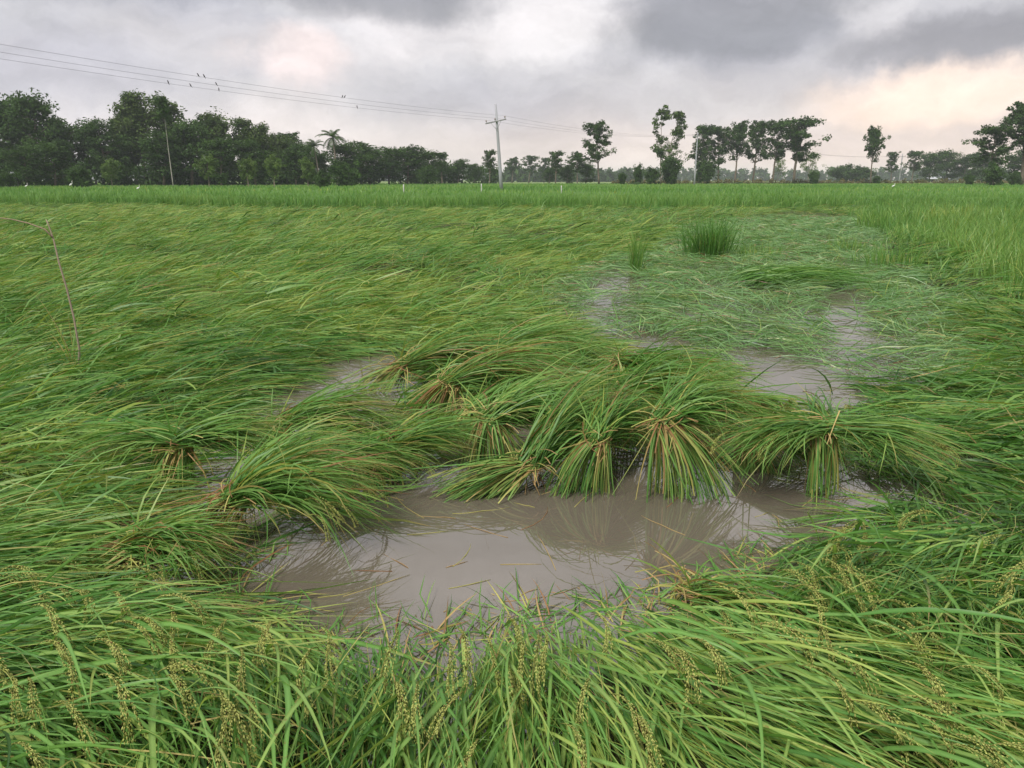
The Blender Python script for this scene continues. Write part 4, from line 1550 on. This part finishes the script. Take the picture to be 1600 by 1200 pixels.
def tuft(px, py, h, n, rad, label, tint=0.25, lean=0.25, seed=0):
    b = at(px, py, 0.0)
    root = new_obj('rice_tuft', None, label=label, cat='rice plant', group='rice tufts still standing in the flattened field')
    root.location = b
    r = np.random.default_rng(800 + seed)
    acc = Acc()
    P = np.stack([r.normal(0, rad, n), r.normal(0, rad, n), np.full(n, -0.02)], 1)
    tt = tint + r.normal(0, 0.1, n)
    out = np.arctan2(P[:, 1], P[:, 0]) + r.normal(0, 0.7, n)
    blades(acc, P, out, h * r.uniform(0.55, 1.1, n), R(88) - np.abs(r.normal(0, lean * 0.6, n)), R(55) + r.normal(0, lean * 1.6, n), 0.016, 6, r, ramp(tt), ramp(tt + 0.1), power=1.5)
    new_obj('leaves', acc.mesh('leaves'), M_LEAF, parent=root, kind='stuff')
    acc = Acc()
    m = max(6, n // 6)
    P = np.stack([r.normal(0, rad * 0.7, m), r.normal(0, rad * 0.7, m), np.full(m, -0.02)], 1)
    tt = r.uniform(0.6, 0.95, m)
    blades(acc, P, r.uniform(0, 6.28, m), h * 0.5, R(84), R(76), 0.010, 3, r, ramp(tt), ramp(tt), stem=True)
    new_obj('stems', acc.mesh('stems'), M_STRAW, parent=root, kind='stuff')


tuft(557, 388, 0.55, 60, 0.07, 'lone dark upright rice tuft in the middle of the left field', seed=1)
tuft(993, 425, 0.82, 80, 0.05, 'narrow upright rice tuft by the wet channel', 0.4, 0.15, seed=2)
tuft(1108, 402, 0.98, 480, 0.21, 'big dark round clump of standing rice in the wet patch', 0.24, 0.5, seed=3)
tuft(1180, 402, 0.35, 150, 0.30, 'low pale rice tuft right of the big dark clump', 0.45, 0.6, seed=4)
tuft(1320, 395, 0.45, 120, 0.22, 'upright pale rice tuft at the back of the wet patch', 0.45, 0.3, seed=5)
tuft(1392, 420, 0.55, 180, 0.25, 'bluish rice tuft at the corner of the standing block', 0.4, 0.4, seed=6)


def low_mound():
    b = at(1230, 448, 0.0)
    root = new_obj('fallen_rice_swathe', None, label='thick dark green swathe of fallen rice pointing right across the wet patch', cat='rice plant')
    root.location = b
    r = np.random.default_rng(46)
    n = 700
    acc = Acc()
    P = np.stack([r.uniform(-0.9, 0.5, n), r.normal(0.0, 0.22, n), r.uniform(0.02, 0.14, n)], 1)
    tt = 0.32 + r.normal(0, 0.11, n)
    blades(acc, P, R(-8) + r.normal(0, 0.22, n), r.uniform(0.4, 1.0, n), R(28) * r.uniform(0.3, 1.3, n), -R(38) * r.uniform(0.2, 1.4, n), 0.016, 6, r, ramp(tt), ramp(tt + 0.1), floor=0.004)
    new_obj('leaves', acc.mesh('leaves'), M_LEAF, parent=root, kind='stuff')


low_mound()


def straws():
    r = np.random.default_rng(91)
    P = WATER[0]
    lo, hi = P.min(0), P.max(0)
    n = 0
    while n < 46:
        p = lo + (hi - lo) * r.random(2)
        if sdist(p[None], P)[0] > -0.05:
            continue
        acc = Acc()
        L = r.uniform(0.06, 0.34)
        a = r.uniform(0, PI)
        k = r.normal(0, 0.35)
        pts = [(0, 0, 0.001)]
        for i in range(4):
            q = a + k * i / 3
            pts.append((pts[-1][0] + L / 4 * math.cos(q), pts[-1][1] + L / 4 * math.sin(q), 0.001 + r.normal(0, 0.0012)))
        tube(acc, pts, (0.0016, 0.0018, 0.0018, 0.0015, 0.0008), 5, ramp(np.array([r.uniform(0.84, 1.0)]))[0])
        o = new_obj('floating_straw', acc.mesh('floating_straw'), M_STRAW, label='thin tan straw floating on the muddy open water', cat='straw', group='straws floating on the pond')
        o.location = (p[0], p[1], 0.0)
        n += 1


straws()


# ------------------------------------------------------------------ haze
def haze():
    me_acc = Acc()
    box(me_acc, (0, 1150, 14.0), (2400, 2500, 30.0))
    me = me_acc.mesh('haze', False)
    m = bpy.data.materials.new('haze')
    m.use_nodes = True
    t = m.node_tree
    t.nodes.clear()
    v = N(t, 'ShaderNodeVolumePrincipled')
    v.inputs['Color'].default_value = (0.86, 0.90, 1.0, 1)
    v.inputs['Density'].default_value = 0.00032
    out = N(t, 'ShaderNodeOutputMaterial')
    link(t, v.outputs[0], out.inputs['Volume'])
    new_obj('haze', me, m, kind='stuff', label='thin grey blue evening haze over the fields', cat='haze')


haze()
